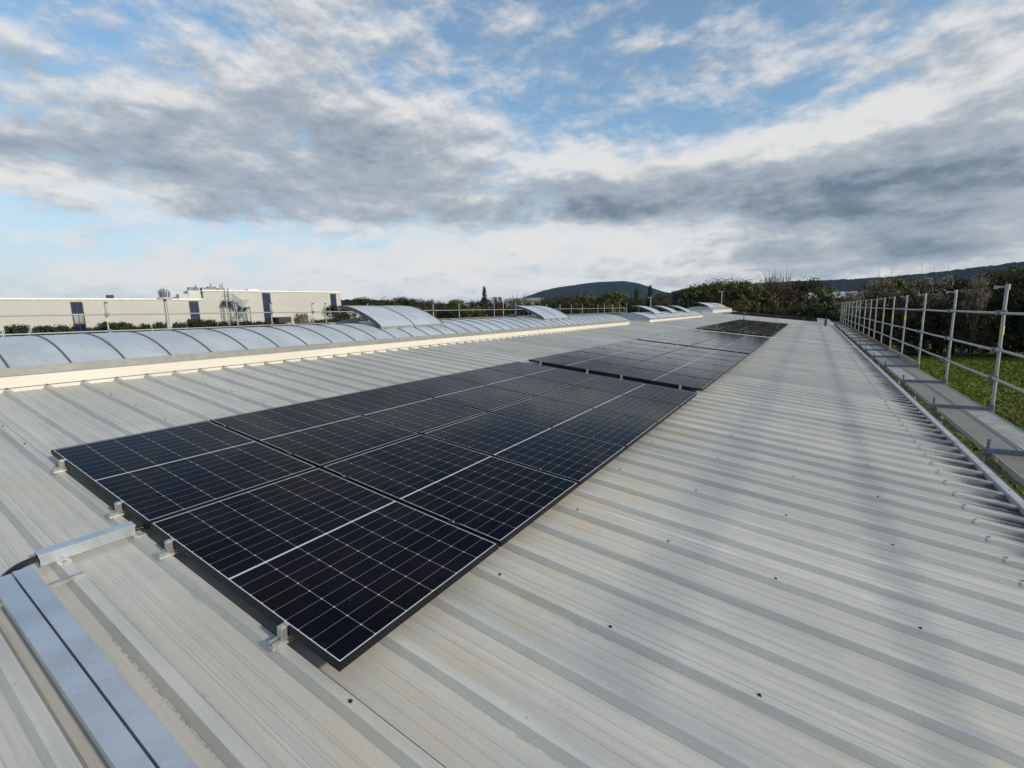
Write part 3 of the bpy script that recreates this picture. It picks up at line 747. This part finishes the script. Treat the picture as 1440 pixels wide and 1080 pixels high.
for z in RZ:
    for a, b in zip(PVV, PVV[1:]):
        m = MB(); m.tube([(SX - .058, a - .12, z + tilt.uniform(-.012, .012)), (SX - .058, (a + b) / 2, z - .006), (SX - .058, b + .10, z + tilt.uniform(-.012, .012))], .0215, 12); sp(m, 'guard_rail', M_GALV, smooth=True)
pl0 = None
def plank_mesh(L, W):
    root = empty('scaffold_plank')
    m = MB(); m.box(0, W, 0, L, -.006, 0); m.build('deck_sheet', M_DECK, root)
    m = MB()
    for x in (0, W - .022): m.box(x, x + .022, .001, L - .001, -.06, -.0062)
    for x in (0, W - .012): m.box(x, x + .012, .002, L - .002, .0005, .010)
    for y in (.004, L / 2, L - .024): m.box(.0225, W - .0225, y, y + .02, -.055, -.0064)
    m.build('side_rail', M_GALV, root)
    for y in (.20, L - .26):
        m = MB(); m.box(-.003, -.0005, y, y + .085, -.055, -.010); m.build('yellow_mark', M_YELLOW, root)
    return root
WORDS = ['behind the camera', 'closest to the camera', 'second closest', 'third closest', 'fourth closest', 'fifth closest', 'sixth closest', 'seventh closest']
for i, (a, b) in enumerate(zip(PVV, PVV[1:])):
    L = b - a - .07
    for k, x in enumerate((6.955, 7.315)):
        o = plank_mesh(L, .335); o.location = (x, a + .035, DZK + tilt.uniform(-.004, .004))
        side = 'gutter side' if k == 0 else 'guard rail side'
        if i < len(WORDS): tag(o, 'perforated grey scaffold plank, bay %s, %s' % (WORDS[i], side), 'scaffold plank', 'scaffold planks along the eave')
        else: tag(o, 'far perforated grey scaffold plank past the seventh bay, %s' % side, 'scaffold plank', 'far scaffold planks on the ' + side)
for i, (a, b) in enumerate(zip(PVV, PVV[1:])):
    if i < 5: continue
    red = i not in (5, 6)
    o = empty('toe_board', (7.655, a, DZK)); m = MB(); m.box(-.015, .015, .02, b - a - .02, .012, .165); m.build('board', M_WOODRED if red else M_WOODGREY, o)
    m = MB(); m.box(-.018, .018, .0, .018, .012, .168); m.build('end_hook', M_GALV, o)
    tag(o, 'red brown toe board on the outer edge of the far scaffold deck' if red else ('grey wooden toe board starting the row, %s' % ('first and nearest' if i == 5 else 'directly before the red ones')), 'toe board', 'toe boards on the scaffold')

# ---------------------------------------------------------------- guard rail along the far left eave
LX = -16.2
LV = [-1.5, 2.3, 5.35, 9.85, 11.4, 13.55, 14.3, 17.05, 22.5, 25.2, 29.6, 30.9, 32.8, 35.6, 38.3, 41.1, 43.7, 46.5, 50.9, 53.0, 55.7, 58.3, 61.1]
lg = empty('far_guard_rail', (LX, 30, GZ)); tag(lg, 'tube guard rail with many posts along the far left eave behind the rooflights', 'guard rail')
def lp(m, name, mat, par=lg):
    m.v = [tuple(Vector(q) - Vector((LX, 30, GZ))) for q in m.v]; o = m.build(name, mat, par); smooth_by_angle(o, 40); return o
for i, v in enumerate(LV):
    t = 1.92 if 10 < i < 14 else 1.74
    m = MB(); m.tube([(LX, v, GZ), (LX, v, t)], .027, 10); po = lp(m, 'post', M_GALV)
    m = MB()
    for z in (1.31, .73): m.box(LX - .02, LX + .10, v - .05, v + .05, z - .055, z + .055)
    m.tube([(LX, v, t), (LX + .09, v + .04, t - .02)], .025, 8)
    lp(m, 'coupler', M_STEELDARK, po)
    if i % 3 == 2:
        m = MB(); m.tube([(LX, v, 1.05), (LX, v, 1.2)], .029, 10); lp(m, 'yellow_mark', M_YELLOW, po)
for z in (1.31, .73, .2):
    for a, b in zip(LV, LV[1:]):
        m = MB(); m.tube([(LX + .05, a - .1, z), (LX + .05, b + .1, z + tilt.uniform(-.015, .015))], .024, 10); lp(m, 'guard_rail', M_GALV)
m = MB(); m.box(LX - .6, LX + .2, LV[0], LV[-1], -1.15, -1.08); lp(m, 'deck', M_DECK)

# ---------------------------------------------------------------- far roof fittings
r_ = empty('roof_mast', rp(.74, 37.6, HP)); tag(r_, 'thin dark pole standing in the gap of the farthest main array', 'pole')
m = MB(); m.tube([(0, 0, 0), (0, 0, .72)], .03, 10); m.build('pole', M_DARKBOX, r_)
m = MB(); m.box(-.09, .09, -.09, .09, 0, .04); m.tube([(0, 0, .72), (0, 0, .76)], .055, 10); m.build('base_plate', M_PLANTL, r_)
r_ = empty('parapet_block', rp(5.95, 47.7, HP)); tag(r_, 'small white sloped parapet block at the far right roof corner', 'parapet')
m = MB(); m.add([(-.5, 0, 0), (.62, 0, 0), (.55, 0, .10), (.15, 0, .52), (-.5, 0, .56), (-.5, .5, 0), (.62, .5, 0), (.55, .5, .10), (.15, .5, .52), (-.5, .5, .56)],
                [(0, 1, 2, 3, 4), (9, 8, 7, 6, 5)] + [(i, i + 5, (i + 1) % 5 + 5, (i + 1) % 5) for i in range(5)]); m.build('block', M_WHITE, r_)
m = MB(); m.box(-.53, .18, -.03, .53, .562, .585); m.build('coping', M_TRIM, r_)
r_ = empty('vent_pipe', rp(6.05, 47.45, HP)); tag(r_, 'short black vent pipe in front of the white parapet block', 'vent pipe')
m = MB(); m.tube([(0, 0, 0), (0, 0, .55)], .085, 14); m.build('pipe', M_DARKBOX, r_)
m = MB(); m.tube([(0, 0, .55), (0, 0, .60)], .10, 14); m.tube([(0, 0, .60), (.02, 0, .95)], .018, 8); m.build('cap', M_DARKBOX, r_)

# ---------------------------------------------------------------- the big cream hall on the left
HD, HA = 92.0, -78.0
hn = Vector((math.sin(R(HA)), math.cos(R(HA)), 0)); ht = Vector((math.cos(R(HA)), -math.sin(R(HA)), 0))   # outward from camera, and to the right along the wall
def hs(az): return HD * math.tan(R(az - HA))
def hd(az): return HD / math.cos(R(az - HA))
def hz(az, el): return zat(el, hd(az))
horg = Vector((CAM.x, CAM.y, 0)) + hn * HD; horg.z = GZ
hall = empty('logistics_hall', horg, (0, 0, math.atan2(ht.y, ht.x))); tag(hall, 'long cream clad industrial hall with dark blue window strips beyond the rooflights', 'building')
# local frame: x along the wall to the right, y away from the camera, z up
ZL = hz(-72, 2.27) - GZ; ZR = hz(-59.5, 3.03) - GZ; XM, XE, XS = hs(-65.55), hs(-52.35), hs(-110)
m = MB(); m.box(hs(-100), XM, 0, 40, 0, ZL); m.box(XM, XE, .0, 41, 0, ZR); m.build('wall', M_CLAD, hall)
m = MB(); m.box(hs(-100), XM - .02, -.12, .1, ZL + .001, ZL + .22); m.box(XM - .1, XE + .1, -.12, .1, ZR + .001, ZR + .22); m.build('roof_edge', M_WHITE, hall)
m = MB(); m.box(XE, XE + 6.5, .5, 30, 0, hz(-51, .75) - GZ); m.build('low_annex', M_CLAD, hall)
def strip(a0, a1, zb, zt, light):
    x0, x1 = hs(a0), hs(a1)
    m = MB(); m.box(x0, x1, -.10, .02, zb, zt); fr = m.build('window_strip', M_DARKBOX, hall)
    n = 5; hgt = (zt - zb - .2) / n
    for k in range(n):
        z0 = zb + .1 + k * hgt; m = MB(); m.box(x0 + .12, (x0 + x1) / 2 - .04, -.13, -.102, z0 + .06, z0 + hgt - .06); m.box((x0 + x1) / 2 + .04, x1 - .12, -.13, -.102, z0 + .06, z0 + hgt - .06)
        m.build('pane', M_GLASSL if k in light else M_GLASSB, fr)
strip(-75.55, -74.75, 2, ZL - .3, (3,)); strip(-66.83, -66.05, 2, ZL - .2, (1, 2)); strip(-60.26, -59.5, 2, ZR - .2, ()); strip(-53.44, -52.85, 2, ZR - .2, (2,))
def unit(a0, a1, e0, e1, y0, y1, mat, base=None, name='roof_unit'):
    d_ = hd((a0 + a1) / 2)
    m = MB(); z0 = base if base is not None else zat(e0, d_) - GZ; z1 = zat(e1, d_) - GZ
    m.box(hs(a0), hs(a1), y0, y1, z0, z1); return m.build(name, mat, hall)
unit(-67.5, -66.75, 2.3, 2.85, .6, 3, M_PLANTL, ZL); unit(-66.70, -65.6, 2.3, 3.2, .8, 4, M_PLANTL, ZL, 'penthouse')
unit(-66.45, -65.58, 3.25, 3.58, 2.2, 3.2, M_PLANT, ZL + .5); unit(-65.5, -64.95, 3.2, 3.50, .8, 2.2, M_PLANT, ZR); unit(-64.9, -64.2, 3.2, 3.62, 1.0, 2.4, M_PLANT, ZR); unit(-64.1, -63.5, 3.2, 3.42, .8, 2.0, M_PLANT, ZR)
unit(-72.85, -72.35, 2.3, 2.80, 3, 4.5, M_DARKBOX, ZL); unit(-78.1, -77.3, 2.3, 2.45, 3, 5, M_PLANTL, ZL); unit(-70.0, -69.2, 2.3, 2.45, 3, 5, M_PLANTL, ZL)
unit(-61.15, -60.2, 3.05, 3.38, 2, 5, M_WHITE, ZR, 'roof_dome'); unit(-57.3, -57.05, 3, 3.2, 1, 2, M_PLANT, ZR); unit(-56.8, -55.9, 3, 3.14, 2, 5, M_WHITE, ZR, 'roof_dome')
m = MB()
for a in (-65.9, -64.6, -63.8, -63.6): m.tube([(hs(a), 1.5, ZR), (hs(a), 1.5, ZR + 1.0 + (a % 1))], .08, 6)
m.build('roof_pipe', M_PLANT, hall)
# outside stair
st = MB(); sx0, sx1, sx2 = hs(-63.95), hs(-63.35), hs(-61.95)
zt = hz(-63.6, 2.1) - GZ; zm = hz(-62, 1.45) - GZ
for x in (sx0, sx1, (sx1 + sx2) / 2, sx2):
    for y in (-.5, -2.3): st.bar((x, y, 0), (x, y, (zt if x <= sx1 else zm) + .1), .14, .14, (0, 1, 0))
st.box(sx0 - .2, sx1 + .2, -2.4, -.3, zt - .15, zt); st.box(sx2 - 1.2, sx2 + .2, -2.4, -.3, zm - .15, zm)
st.build('escape_stair', M_PLANT, hall)
st2 = MB()
for y in (-.7, -2.2):
    st2.bar((sx1, y, zt), (sx2 - 1.1, y, zm), .08, .28); st2.bar((sx1, y, zt + 1.1), (sx2 - 1.1, y, zm + 1.1), .06, .07)
    st2.bar((sx2, y, zm), (sx0, y, zm - 4.2), .08, .28); st2.bar((sx2, y, zm + 1.1), (sx0, y, zm - 3.1), .06, .07)
    st2.bar((sx0, y, zt + 1.1), (sx1 + .2, y, zt + 1.1), .06, .07); st2.bar((sx2 - 1.1, y, zm + 1.1), (sx2 + .2, y, zm + 1.1), .06, .07)
for k in range(14):
    t = k / 13; st2.box(sx1 + (sx2 - 1.1 - sx1) * t - .12, sx1 + (sx2 - 1.1 - sx1) * t + .12, -2.15, -.75, zt + (zm - zt) * t - .03, zt + (zm - zt) * t)
    st2.bar((sx1 + (sx2 - 1.1 - sx1) * t, -2.2, zt + (zm - zt) * t), (sx1 + (sx2 - 1.1 - sx1) * t, -2.2, zt + (zm - zt) * t + 1.1), .04, .04, (0, 1, 0))
st2.build('stair_flight', M_PLANT, hall)
m = MB(); m.box(hs(-59.5), hs(-58.3), -3.2, -.0, hz(-59, -.3) - GZ, hz(-59, .32) - GZ); m.build('dark_canopy', M_DARKBOX, hall)
# roof ladder and drain pipe on the taller part
m = MB(); x = hs(-63.4); m.bar((x, -.25, zt), (x, -.25, ZR + .6), .12, .12, (0, 1, 0)); m.bar((x - .5, -.25, zt), (x - .5, -.25, ZR + .6), .08, .08, (0, 1, 0)); m.build('cat_ladder', M_PLANT, hall)

# lamp mast with a bushy head of rods, near the hall
d_ = 46.0; b_ = polar(-68.75, d_, GZ); zt_ = zat(3.4, d_) - GZ; zn = zat(2.4, d_) - GZ
r_ = empty('antenna_mast', b_); tag(r_, 'slim grey mast with a basket of upright rods on top, before the cream hall', 'mast')
m = MB(); m.tube([(0, 0, 0), (0, 0, zn)], [.14, .10], 12); m.build('mast', M_GALV, r_)
m = MB(); rr = random.Random(3)
for k in range(26):
    a = k * 2.4; q = .08 + .34 * math.sqrt(k / 26); hgt = (zt_ - zn) * (1.0 - .45 * (q / .45) ** 2)
    m.tube([(q * .8 * math.cos(a), q * .8 * math.sin(a), zn), (q * math.cos(a), q * math.sin(a), zn + hgt)], .030, 5)
m.build('rod_basket', M_PLANT, r_)
m = MB(); m.tube([(0, 0, zn - .06), (0, 0, zn + .05)], .52, 20); m.build('head_ring', M_PLANTL, r_)
for az, e, d_, lab in ((-8.55, 1.75, 72, 'pale street lamp pole rising behind the farthest rooflight'), (-16.1, 1.42, 72, 'low street lamp behind the second rooflight, before dark trees')):
    r_ = empty('street_lamp', polar(az, d_, GZ)); tag(r_, lab, 'street lamp'); z = zat(e, d_) - GZ
    m = MB(); m.tube([(0, 0, 0), (0, 0, z)], [.09, .06], 10); m.build('pole', M_GALV, r_)
    m = MB(); m.box(-.45, .18, -.12, .12, z, z + .10); m.build('lamp_head', M_PLANTL, r_, bevel=.03)

# far halls glimpsed between the trees
def far_hall(label, az0, az1, dist, e_top, wallmat, roofmat, roof_t=.9):
    p0, p1 = polar(az0, dist, GZ), polar(az1, dist, GZ); L = (p1 - p0).length; z = zat(e_top, dist) - GZ
    r_ = empty('far_hall', p0, (0, 0, math.atan2(p1.y - p0.y, p1.x - p0.x))); tag(r_, label, 'building')
    m = MB(); m.box(0, L, 0, 25, 0, z - roof_t); m.build('wall', wallmat, r_)
    m = MB(); m.add([(-.5, -.6, z - roof_t + .002), (L + .5, -.6, z - roof_t + .002), (L + .5, 25.6, z - roof_t + .002), (-.5, 25.6, z - roof_t + .002), (-.5, -.6, z - roof_t + .35), (L + .5, -.6, z - roof_t + .35), (L + .5, 12.5, z + 1.2), (-.5, 12.5, z + 1.2), (L + .5, 25.6, z - roof_t + .35), (-.5, 25.6, z - roof_t + .35)],
        [(3, 2, 1, 0), (0, 1, 5, 4), (4, 5, 6, 7), (7, 6, 8, 9), (2, 3, 9, 8), (1, 2, 8, 6, 5), (3, 0, 4, 7, 9)]); m.build('roof', roofmat, r_)
    return r_
far_hall('distant white hall with a dark roof between the trees left of the hill', -33.3, -28.6, 210, 1.62, M_WHITE, M_PLANT, .7)
far_hall('distant hall with a pale blue grey roof glimpsed behind the trees at right', -1.5, 4.0, 190, 1.0, M_PLANTL, M_PLANTL, 1.2)

# ---------------------------------------------------------------- trees
def tree_meshes(seed, kind, n_clump, n_leaf, leaf, hgt=10.0, width=3.6, base=1.2, bare=False, columnar=False):
    """a crown of many small leaf faces in uneven clumps, and a tapered trunk with limbs; 10 m tall"""
    rnd = random.Random(seed); cr = MB(); tr = MB()
    tr.tube([(0, 0, -.3), (.1, .05, hgt * .25), (.0, -.1, hgt * .55), (.15, 0, hgt * .85)], [.26, .20, .12, .04], 8)
    clumps = []
    for k in range(n_clump):
        t = rnd.random() ** .8
        z = base + (hgt - base) * (.06 + .92 * t)
        f = (z - base) / (hgt - base)
        if columnar: rad = width * (1 - f) ** .6 * (.35 + .65 * min(1, f * 6))
        else: rad = width * math.sqrt(max(.04, 1 - (2 * f - .82) ** 2 / 1.75))
        a = rnd.uniform(0, 6.283); q = rad * (rnd.random() ** .45) * rnd.uniform(.75, 1.12)
        clumps.append((Vector((q * math.cos(a), q * math.sin(a), z)), rnd.uniform(.45, 1.15) * (.55 if columnar else 1)))
    for c, r_ in clumps[:16 if not bare else 40]:
        zb = max(.8, c.z * rnd.uniform(.35, .6)); tr.tube([(0.05, 0, zb), (c.x * .5, c.y * .5, (zb + c.z) * .52), tuple(c)], [.085, .05, .015], 5)
        if bare:
            for _ in range(7):
                e = c + Vector((rnd.gauss(0, .7), rnd.gauss(0, .7), abs(rnd.gauss(.3, .7)))); tr.tube([tuple(c * .85 + Vector((0, 0, c.z * .0))), tuple(e)], [.022, .008], 4)
    for c, r_ in clumps:
        for _ in range(n_leaf):
            dv = Vector((rnd.gauss(0, 1), rnd.gauss(0, 1), rnd.gauss(0, .8))).normalized() * (r_ * rnd.uniform(.25, 1.08))
            p_ = c + dv; s_ = leaf * rnd.uniform(.55, 1.3)
            nrm = (dv.normalized() * 1.1 + (c - Vector((0, 0, hgt * .45))).normalized() * .5 + Vector((rnd.gauss(0, .35), rnd.gauss(0, .35), rnd.gauss(.15, .35)))).normalized()
            a = nrm.orthogonal().normalized(); a.rotate(Matrix.Rotation(rnd.uniform(0, 6.28), 3, nrm)); b = nrm.cross(a)
            cr.add([p_ - a * s_ * .5, p_ + b * s_ * .32, p_ + a * s_ * .5, p_ - b * s_ * .32], [(0, 1, 2, 3)])
    zs = sorted(q[2] for q in cr.v); hgt = zs[int(len(zs) * .985)]
    root = empty('tree', (0, 0, -999)); t_ = tr.build('trunk', M_BARK, root); c_ = cr.build('crown', LEAF[kind], root)
    return root, hgt
T = {}
T['round_green'] = tree_meshes(1, 'green', 110, 52, .36, width=3.7, base=.8)
T['round_olive'] = tree_meshes(2, 'olive', 105, 50, .34, width=3.9, base=.8)
T['brown'] = tree_meshes(3, 'brown', 105, 46, .30, width=4.0, base=.7)
T['dark'] = tree_meshes(4, 'dark', 115, 56, .38, width=4.3, base=.1)
T['brown_b'] = tree_meshes(5, 'brown', 95, 36, .28, width=3.6, base=.4)
T['poplar'] = tree_meshes(6, 'dark', 90, 26, .26, width=1.35, base=.8, columnar=True)
T['blossom'] = tree_meshes(7, 'blossom', 70, 26, .19, width=3.6, base=6.0, bare=True)
T['bare'] = tree_meshes(8, 'twig', 70, 5, .16, width=3.6, base=1.8, bare=True)
T['shrub'] = tree_meshes(9, 'dark', 190, 60, .55, hgt=10, width=5.4, base=.0)
T['twig_shrub'] = tree_meshes(10, 'twig', 150, 60, .30, hgt=10, width=5.0, base=.0, bare=True)
fresh = {k: True for k in T}
def plant(kind, az, el, dist, label, group, name='tree', wscale=1.0, cat='tree', rot=None):
    root, hgt = T[kind]
    if fresh[kind]: o = root; fresh[kind] = False
    else: o = copy_tree(root)
    z = zat(el, dist) - GZ; s_ = z / hgt
    o.name = name; o.location = polar(az, dist, GZ); o.scale = (s_ * wscale, s_ * wscale, s_); o.rotation_euler = (0, 0, rot if rot is not None else (az * 7.3 + dist) % 6.28)
    tag(o, label, cat, group); return o
rt_ = random.Random(21)
# belt beyond the left guard rail
LAB = {'round_green': 'dark green leafy tree', 'round_olive': 'olive yellow leafy tree', 'brown': 'brown half bare tree', 'brown_b': 'thin brown tree', 'dark': 'dense dark tree'}
a = -51.5
while a < -13:
    k = rt_.choice(['round_green', 'dark', 'brown', 'round_olive', 'dark', 'brown_b'])
    plant(k, a, 1.95 + rt_.uniform(-.5, .22) - (.35 if a > -30 else 0), 125 + rt_.uniform(-8, 14), LAB[k] + ' in the far belt behind the left guard rail', 'trees of the far belt')
    a += rt_.uniform(1.3, 1.9)
a = -53
while a < -12:
    k = rt_.choice(['dark', 'brown', 'dark', 'round_green'])
    plant(k, a, 1.2 + rt_.uniform(-.35, .25), 102 + rt_.uniform(-6, 6), LAB[k] + ' in the lower front row of the far belt', 'front row of the far belt')
    a += rt_.uniform(1.9, 2.6)
plant('poplar', -35.75, 3.2, 128, 'tall slender poplar sticking out above the far belt left of the white hall', None, 'poplar_tree', .8)
plant('poplar', -15.3 - 2.4, 2.55, 108, 'left one of two slender poplars before the dark blue hill', None, 'poplar_tree', .8)
plant('poplar', -16.2, 2.7, 108, 'right one of two slender poplars before the dark blue hill', None, 'poplar_tree', .8)
plant('round_green', -20.4, 2.2, 92, 'round bushy green tree before the dark blue hill', None)
plant('round_olive', -23.4, 1.9, 92, 'round olive tree left of the bushy green tree below the hill', None)
plant('brown', -25.4, 2.0, 95, 'brown bare looking tree below the left shoulder of the hill', None)
plant('bare', -31.5, 2.2, 100, 'bare twiggy tree over the white far hall', None, 'bare_tree')
# big trees behind the far end of the roof
for az, el, k in ((-12.2, 2.0, 'dark'), (-10.7, 2.55, 'round_green'), (-9.5, 2.85, 'round_olive'), (-8.3, 1.85, 'brown_b'), (-7.1, 2.75, 'round_green'), (-5.7, 2.55, 'round_olive'), (-4.5, 1.75, 'brown'), (-3.1, 2.25, 'brown_b'), (-1.8, 1.6, 'brown'), (-.4, 2.45, 'dark'), (1.0, 1.7, 'round_green'), (2.4, .65, 'dark'), (3.7, 1.15, 'brown')):
    plant(k, az, el, 84 + rt_.uniform(-4, 6), LAB[k] + ' in the tall row behind the far roof end', 'trees behind the far roof end', wscale=rt_.uniform(.78, .95))
for az in [-13 + 1.75 * i for i in range(11)]:
    k = rt_.choice(['dark', 'brown', 'dark']); plant(k, az, .7 + rt_.uniform(-.4, .5) - (.5 if 0.5 < az < 4 else 0) - .9, 76 + rt_.uniform(-2, 3), LAB[k] + ' low in front of the tall row at the roof end', 'low trees behind the far roof end')
plant('bare', -4.0, 3.35, 86, 'bare tree with reddish twigs poking above the tall row', None, 'bare_tree')
plant('bare', -3.2, 3.3, 88, 'spreading thin crowned tree, highest of the row behind the roof', None, 'thin_crowned_tree')
plant('bare', -8.0, 3.0, 86, 'pale bare twig crown between two olive trees', None, 'bare_tree')
# belt beyond the field at right
for az, el, k in ((4.9, 1.9, 'round_olive'), (6.3, 2.25, 'round_green'), (7.4, 2.0, 'brown'), (8.4, 1.9, 'brown_b'), (9.6, 1.7, 'brown'), (10.9, 1.8, 'dark'), (12.0, 2.0, 'brown'), (13.1, 2.3, 'brown_b'), (14.2, 2.5, 'round_green'), (15.6, 2.4, 'brown'), (17.3, 2.6, 'dark'), (19.2, 2.5, 'brown'), (21.5, 2.6, 'round_green'), (24, 2.5, 'brown'), (27, 2.6, 'dark')):
    plant(k, az, el, 82 + rt_.uniform(-4, 4), LAB[k] + ' in the hedge row beyond the meadow', 'trees beyond the meadow')
for az in [3.4 + 1.35 * i for i in range(18)]:
    k = rt_.choice(['brown', 'dark', 'dark', 'brown_b']); plant(k, az, -.7 + rt_.uniform(-.5, .7), 77 + rt_.uniform(-2, 2), LAB[k] + ' at the foot of the hedge row beyond the meadow', 'low trees beyond the meadow')
plant('blossom', 8.9, 2.3, 77, 'pale blossoming tree above the scaffold posts, the widest one', None, 'blossoming_tree')
plant('blossom', 5.3, 2.3, 79, 'pale blossoming tree left of the green crowned tree', None, 'blossoming_tree', .8)
plant('blossom', 3.2, 1.2, 75, 'small pale blossoming tree beside the far blue grey roof', None, 'blossoming_tree', .7)
plant('blossom', 12.0, 2.0, 74, 'narrow sprig of pale blossom in the dark hedge', None, 'blossoming_tree', .4)
# shrubs before the cream hall
for az, el, wd in ((-81, .7, .6), (-79.1, .85, .5), (-77.2, .65, .7), (-76.1, .6, .5), (-73.1, .95, .75), (-72.2, .7, .5), (-70.6, .55, .3), (-69.3, .75, .4), (-67.9, .6, .4), (-66.7, 1.15, .5), (-65.4, .95, .45), (-64.1, .6, .4), (-63.0, .55, .4), (-61.9, .6, .4), (-60.9, .45, .4), (-59.9, .4, .4), (-55.2, .45, .4), (-54.1, .5, .45), (-53.0, .6, .5), (-51.9, .6, .4), (-50.8, .5, .4), (-74.4, .15, .5), (-71.3, .25, .5), (-58.2, -.1, .5)):
    plant('shrub', az, el * .55 - .48, 78 + rt_.uniform(-2, 2), 'dark rounded bush before the cream hall', 'bushes before the cream hall', 'bush', wd, 'bush')
plant('twig_shrub', -56.4, .55, 79, 'pale brown leafless dome shaped bush before the cream hall', None, 'bare_bush', .55, 'bush')

# ---------------------------------------------------------------- air between here and the hills
m = MB(); m.box(-8600, 8600, -8600, 8600, GZ - 3, 420)
hz_ = m.build('haze', material('air'))
hm = hz_.data.materials[0].node_tree; hm.nodes.remove(hm.nodes['Principled BSDF'])
pvn = hm.nodes.new('ShaderNodeVolumePrincipled'); pvn.inputs['Color'].default_value = (0.50, 0.70, 1.0, 1); pvn.inputs['Density'].default_value = HAZE; pvn.inputs['Anisotropy'].default_value = 0.0
hm.links.new(pvn.outputs[0], [n for n in hm.nodes if n.type == 'OUTPUT_MATERIAL'][0].inputs['Volume'])
tag(hz_, 'thin blue haze over the far hills', 'haze', kind='stuff')

gr = MB(); rg = random.Random(31)
for _ in range(26000):
    y = 4 + 72 * rg.random() ** .7; x = rg.uniform(9, 14 + y * .36)
    L = rg.uniform(.05, .15) * (1.5 if rg.random() < .1 else 1); a = rg.uniform(0, 6.28); wd = rg.uniform(.03, .09)
    dx_, dy_ = math.cos(a) * wd, math.sin(a) * wd; lx_, ly_ = rg.gauss(0, .09), rg.gauss(0, .09)
    gr.add([(x - dx_, y - dy_, -.02), (x + dx_, y + dy_, -.02), (x + dx_ * .8 + lx_, y + dy_ * .8 + ly_, L), (x + lx_ * 1.6, y + ly_ * 1.6, L * 1.15), (x - dx_ * .8 + lx_ * .8, y - dy_ * .8, L * .9)], [(0, 1, 2, 3, 4)])
def m_tuft(nt):
    co = objco(nt); x, y, z = sep(nt, co)
    ln = S(nt, nt.nodes.new('ShaderNodeNewGeometry').outputs['Random Per Island'])
    a = noise(nt, vec(nt, x, y, 0.0), 0.09, 6, 0.65)
    c = mix(nt, ln, (0.088, 0.130, 0.012), (0.135, 0.178, 0.025))
    c = mix(nt, a.ss(0.48, 0.66) * 0.7, c, (0.17, 0.16, 0.05))
    return dict(color=c, rough=0.8, spec=0.2)
go2 = gr.build('meadow_grass', material('grass_tufts', m_tuft)); go2.location = (0, 0, GZ); tag(go2, 'tufted green grass of the meadow beyond the scaffold', 'grass', kind='stuff')
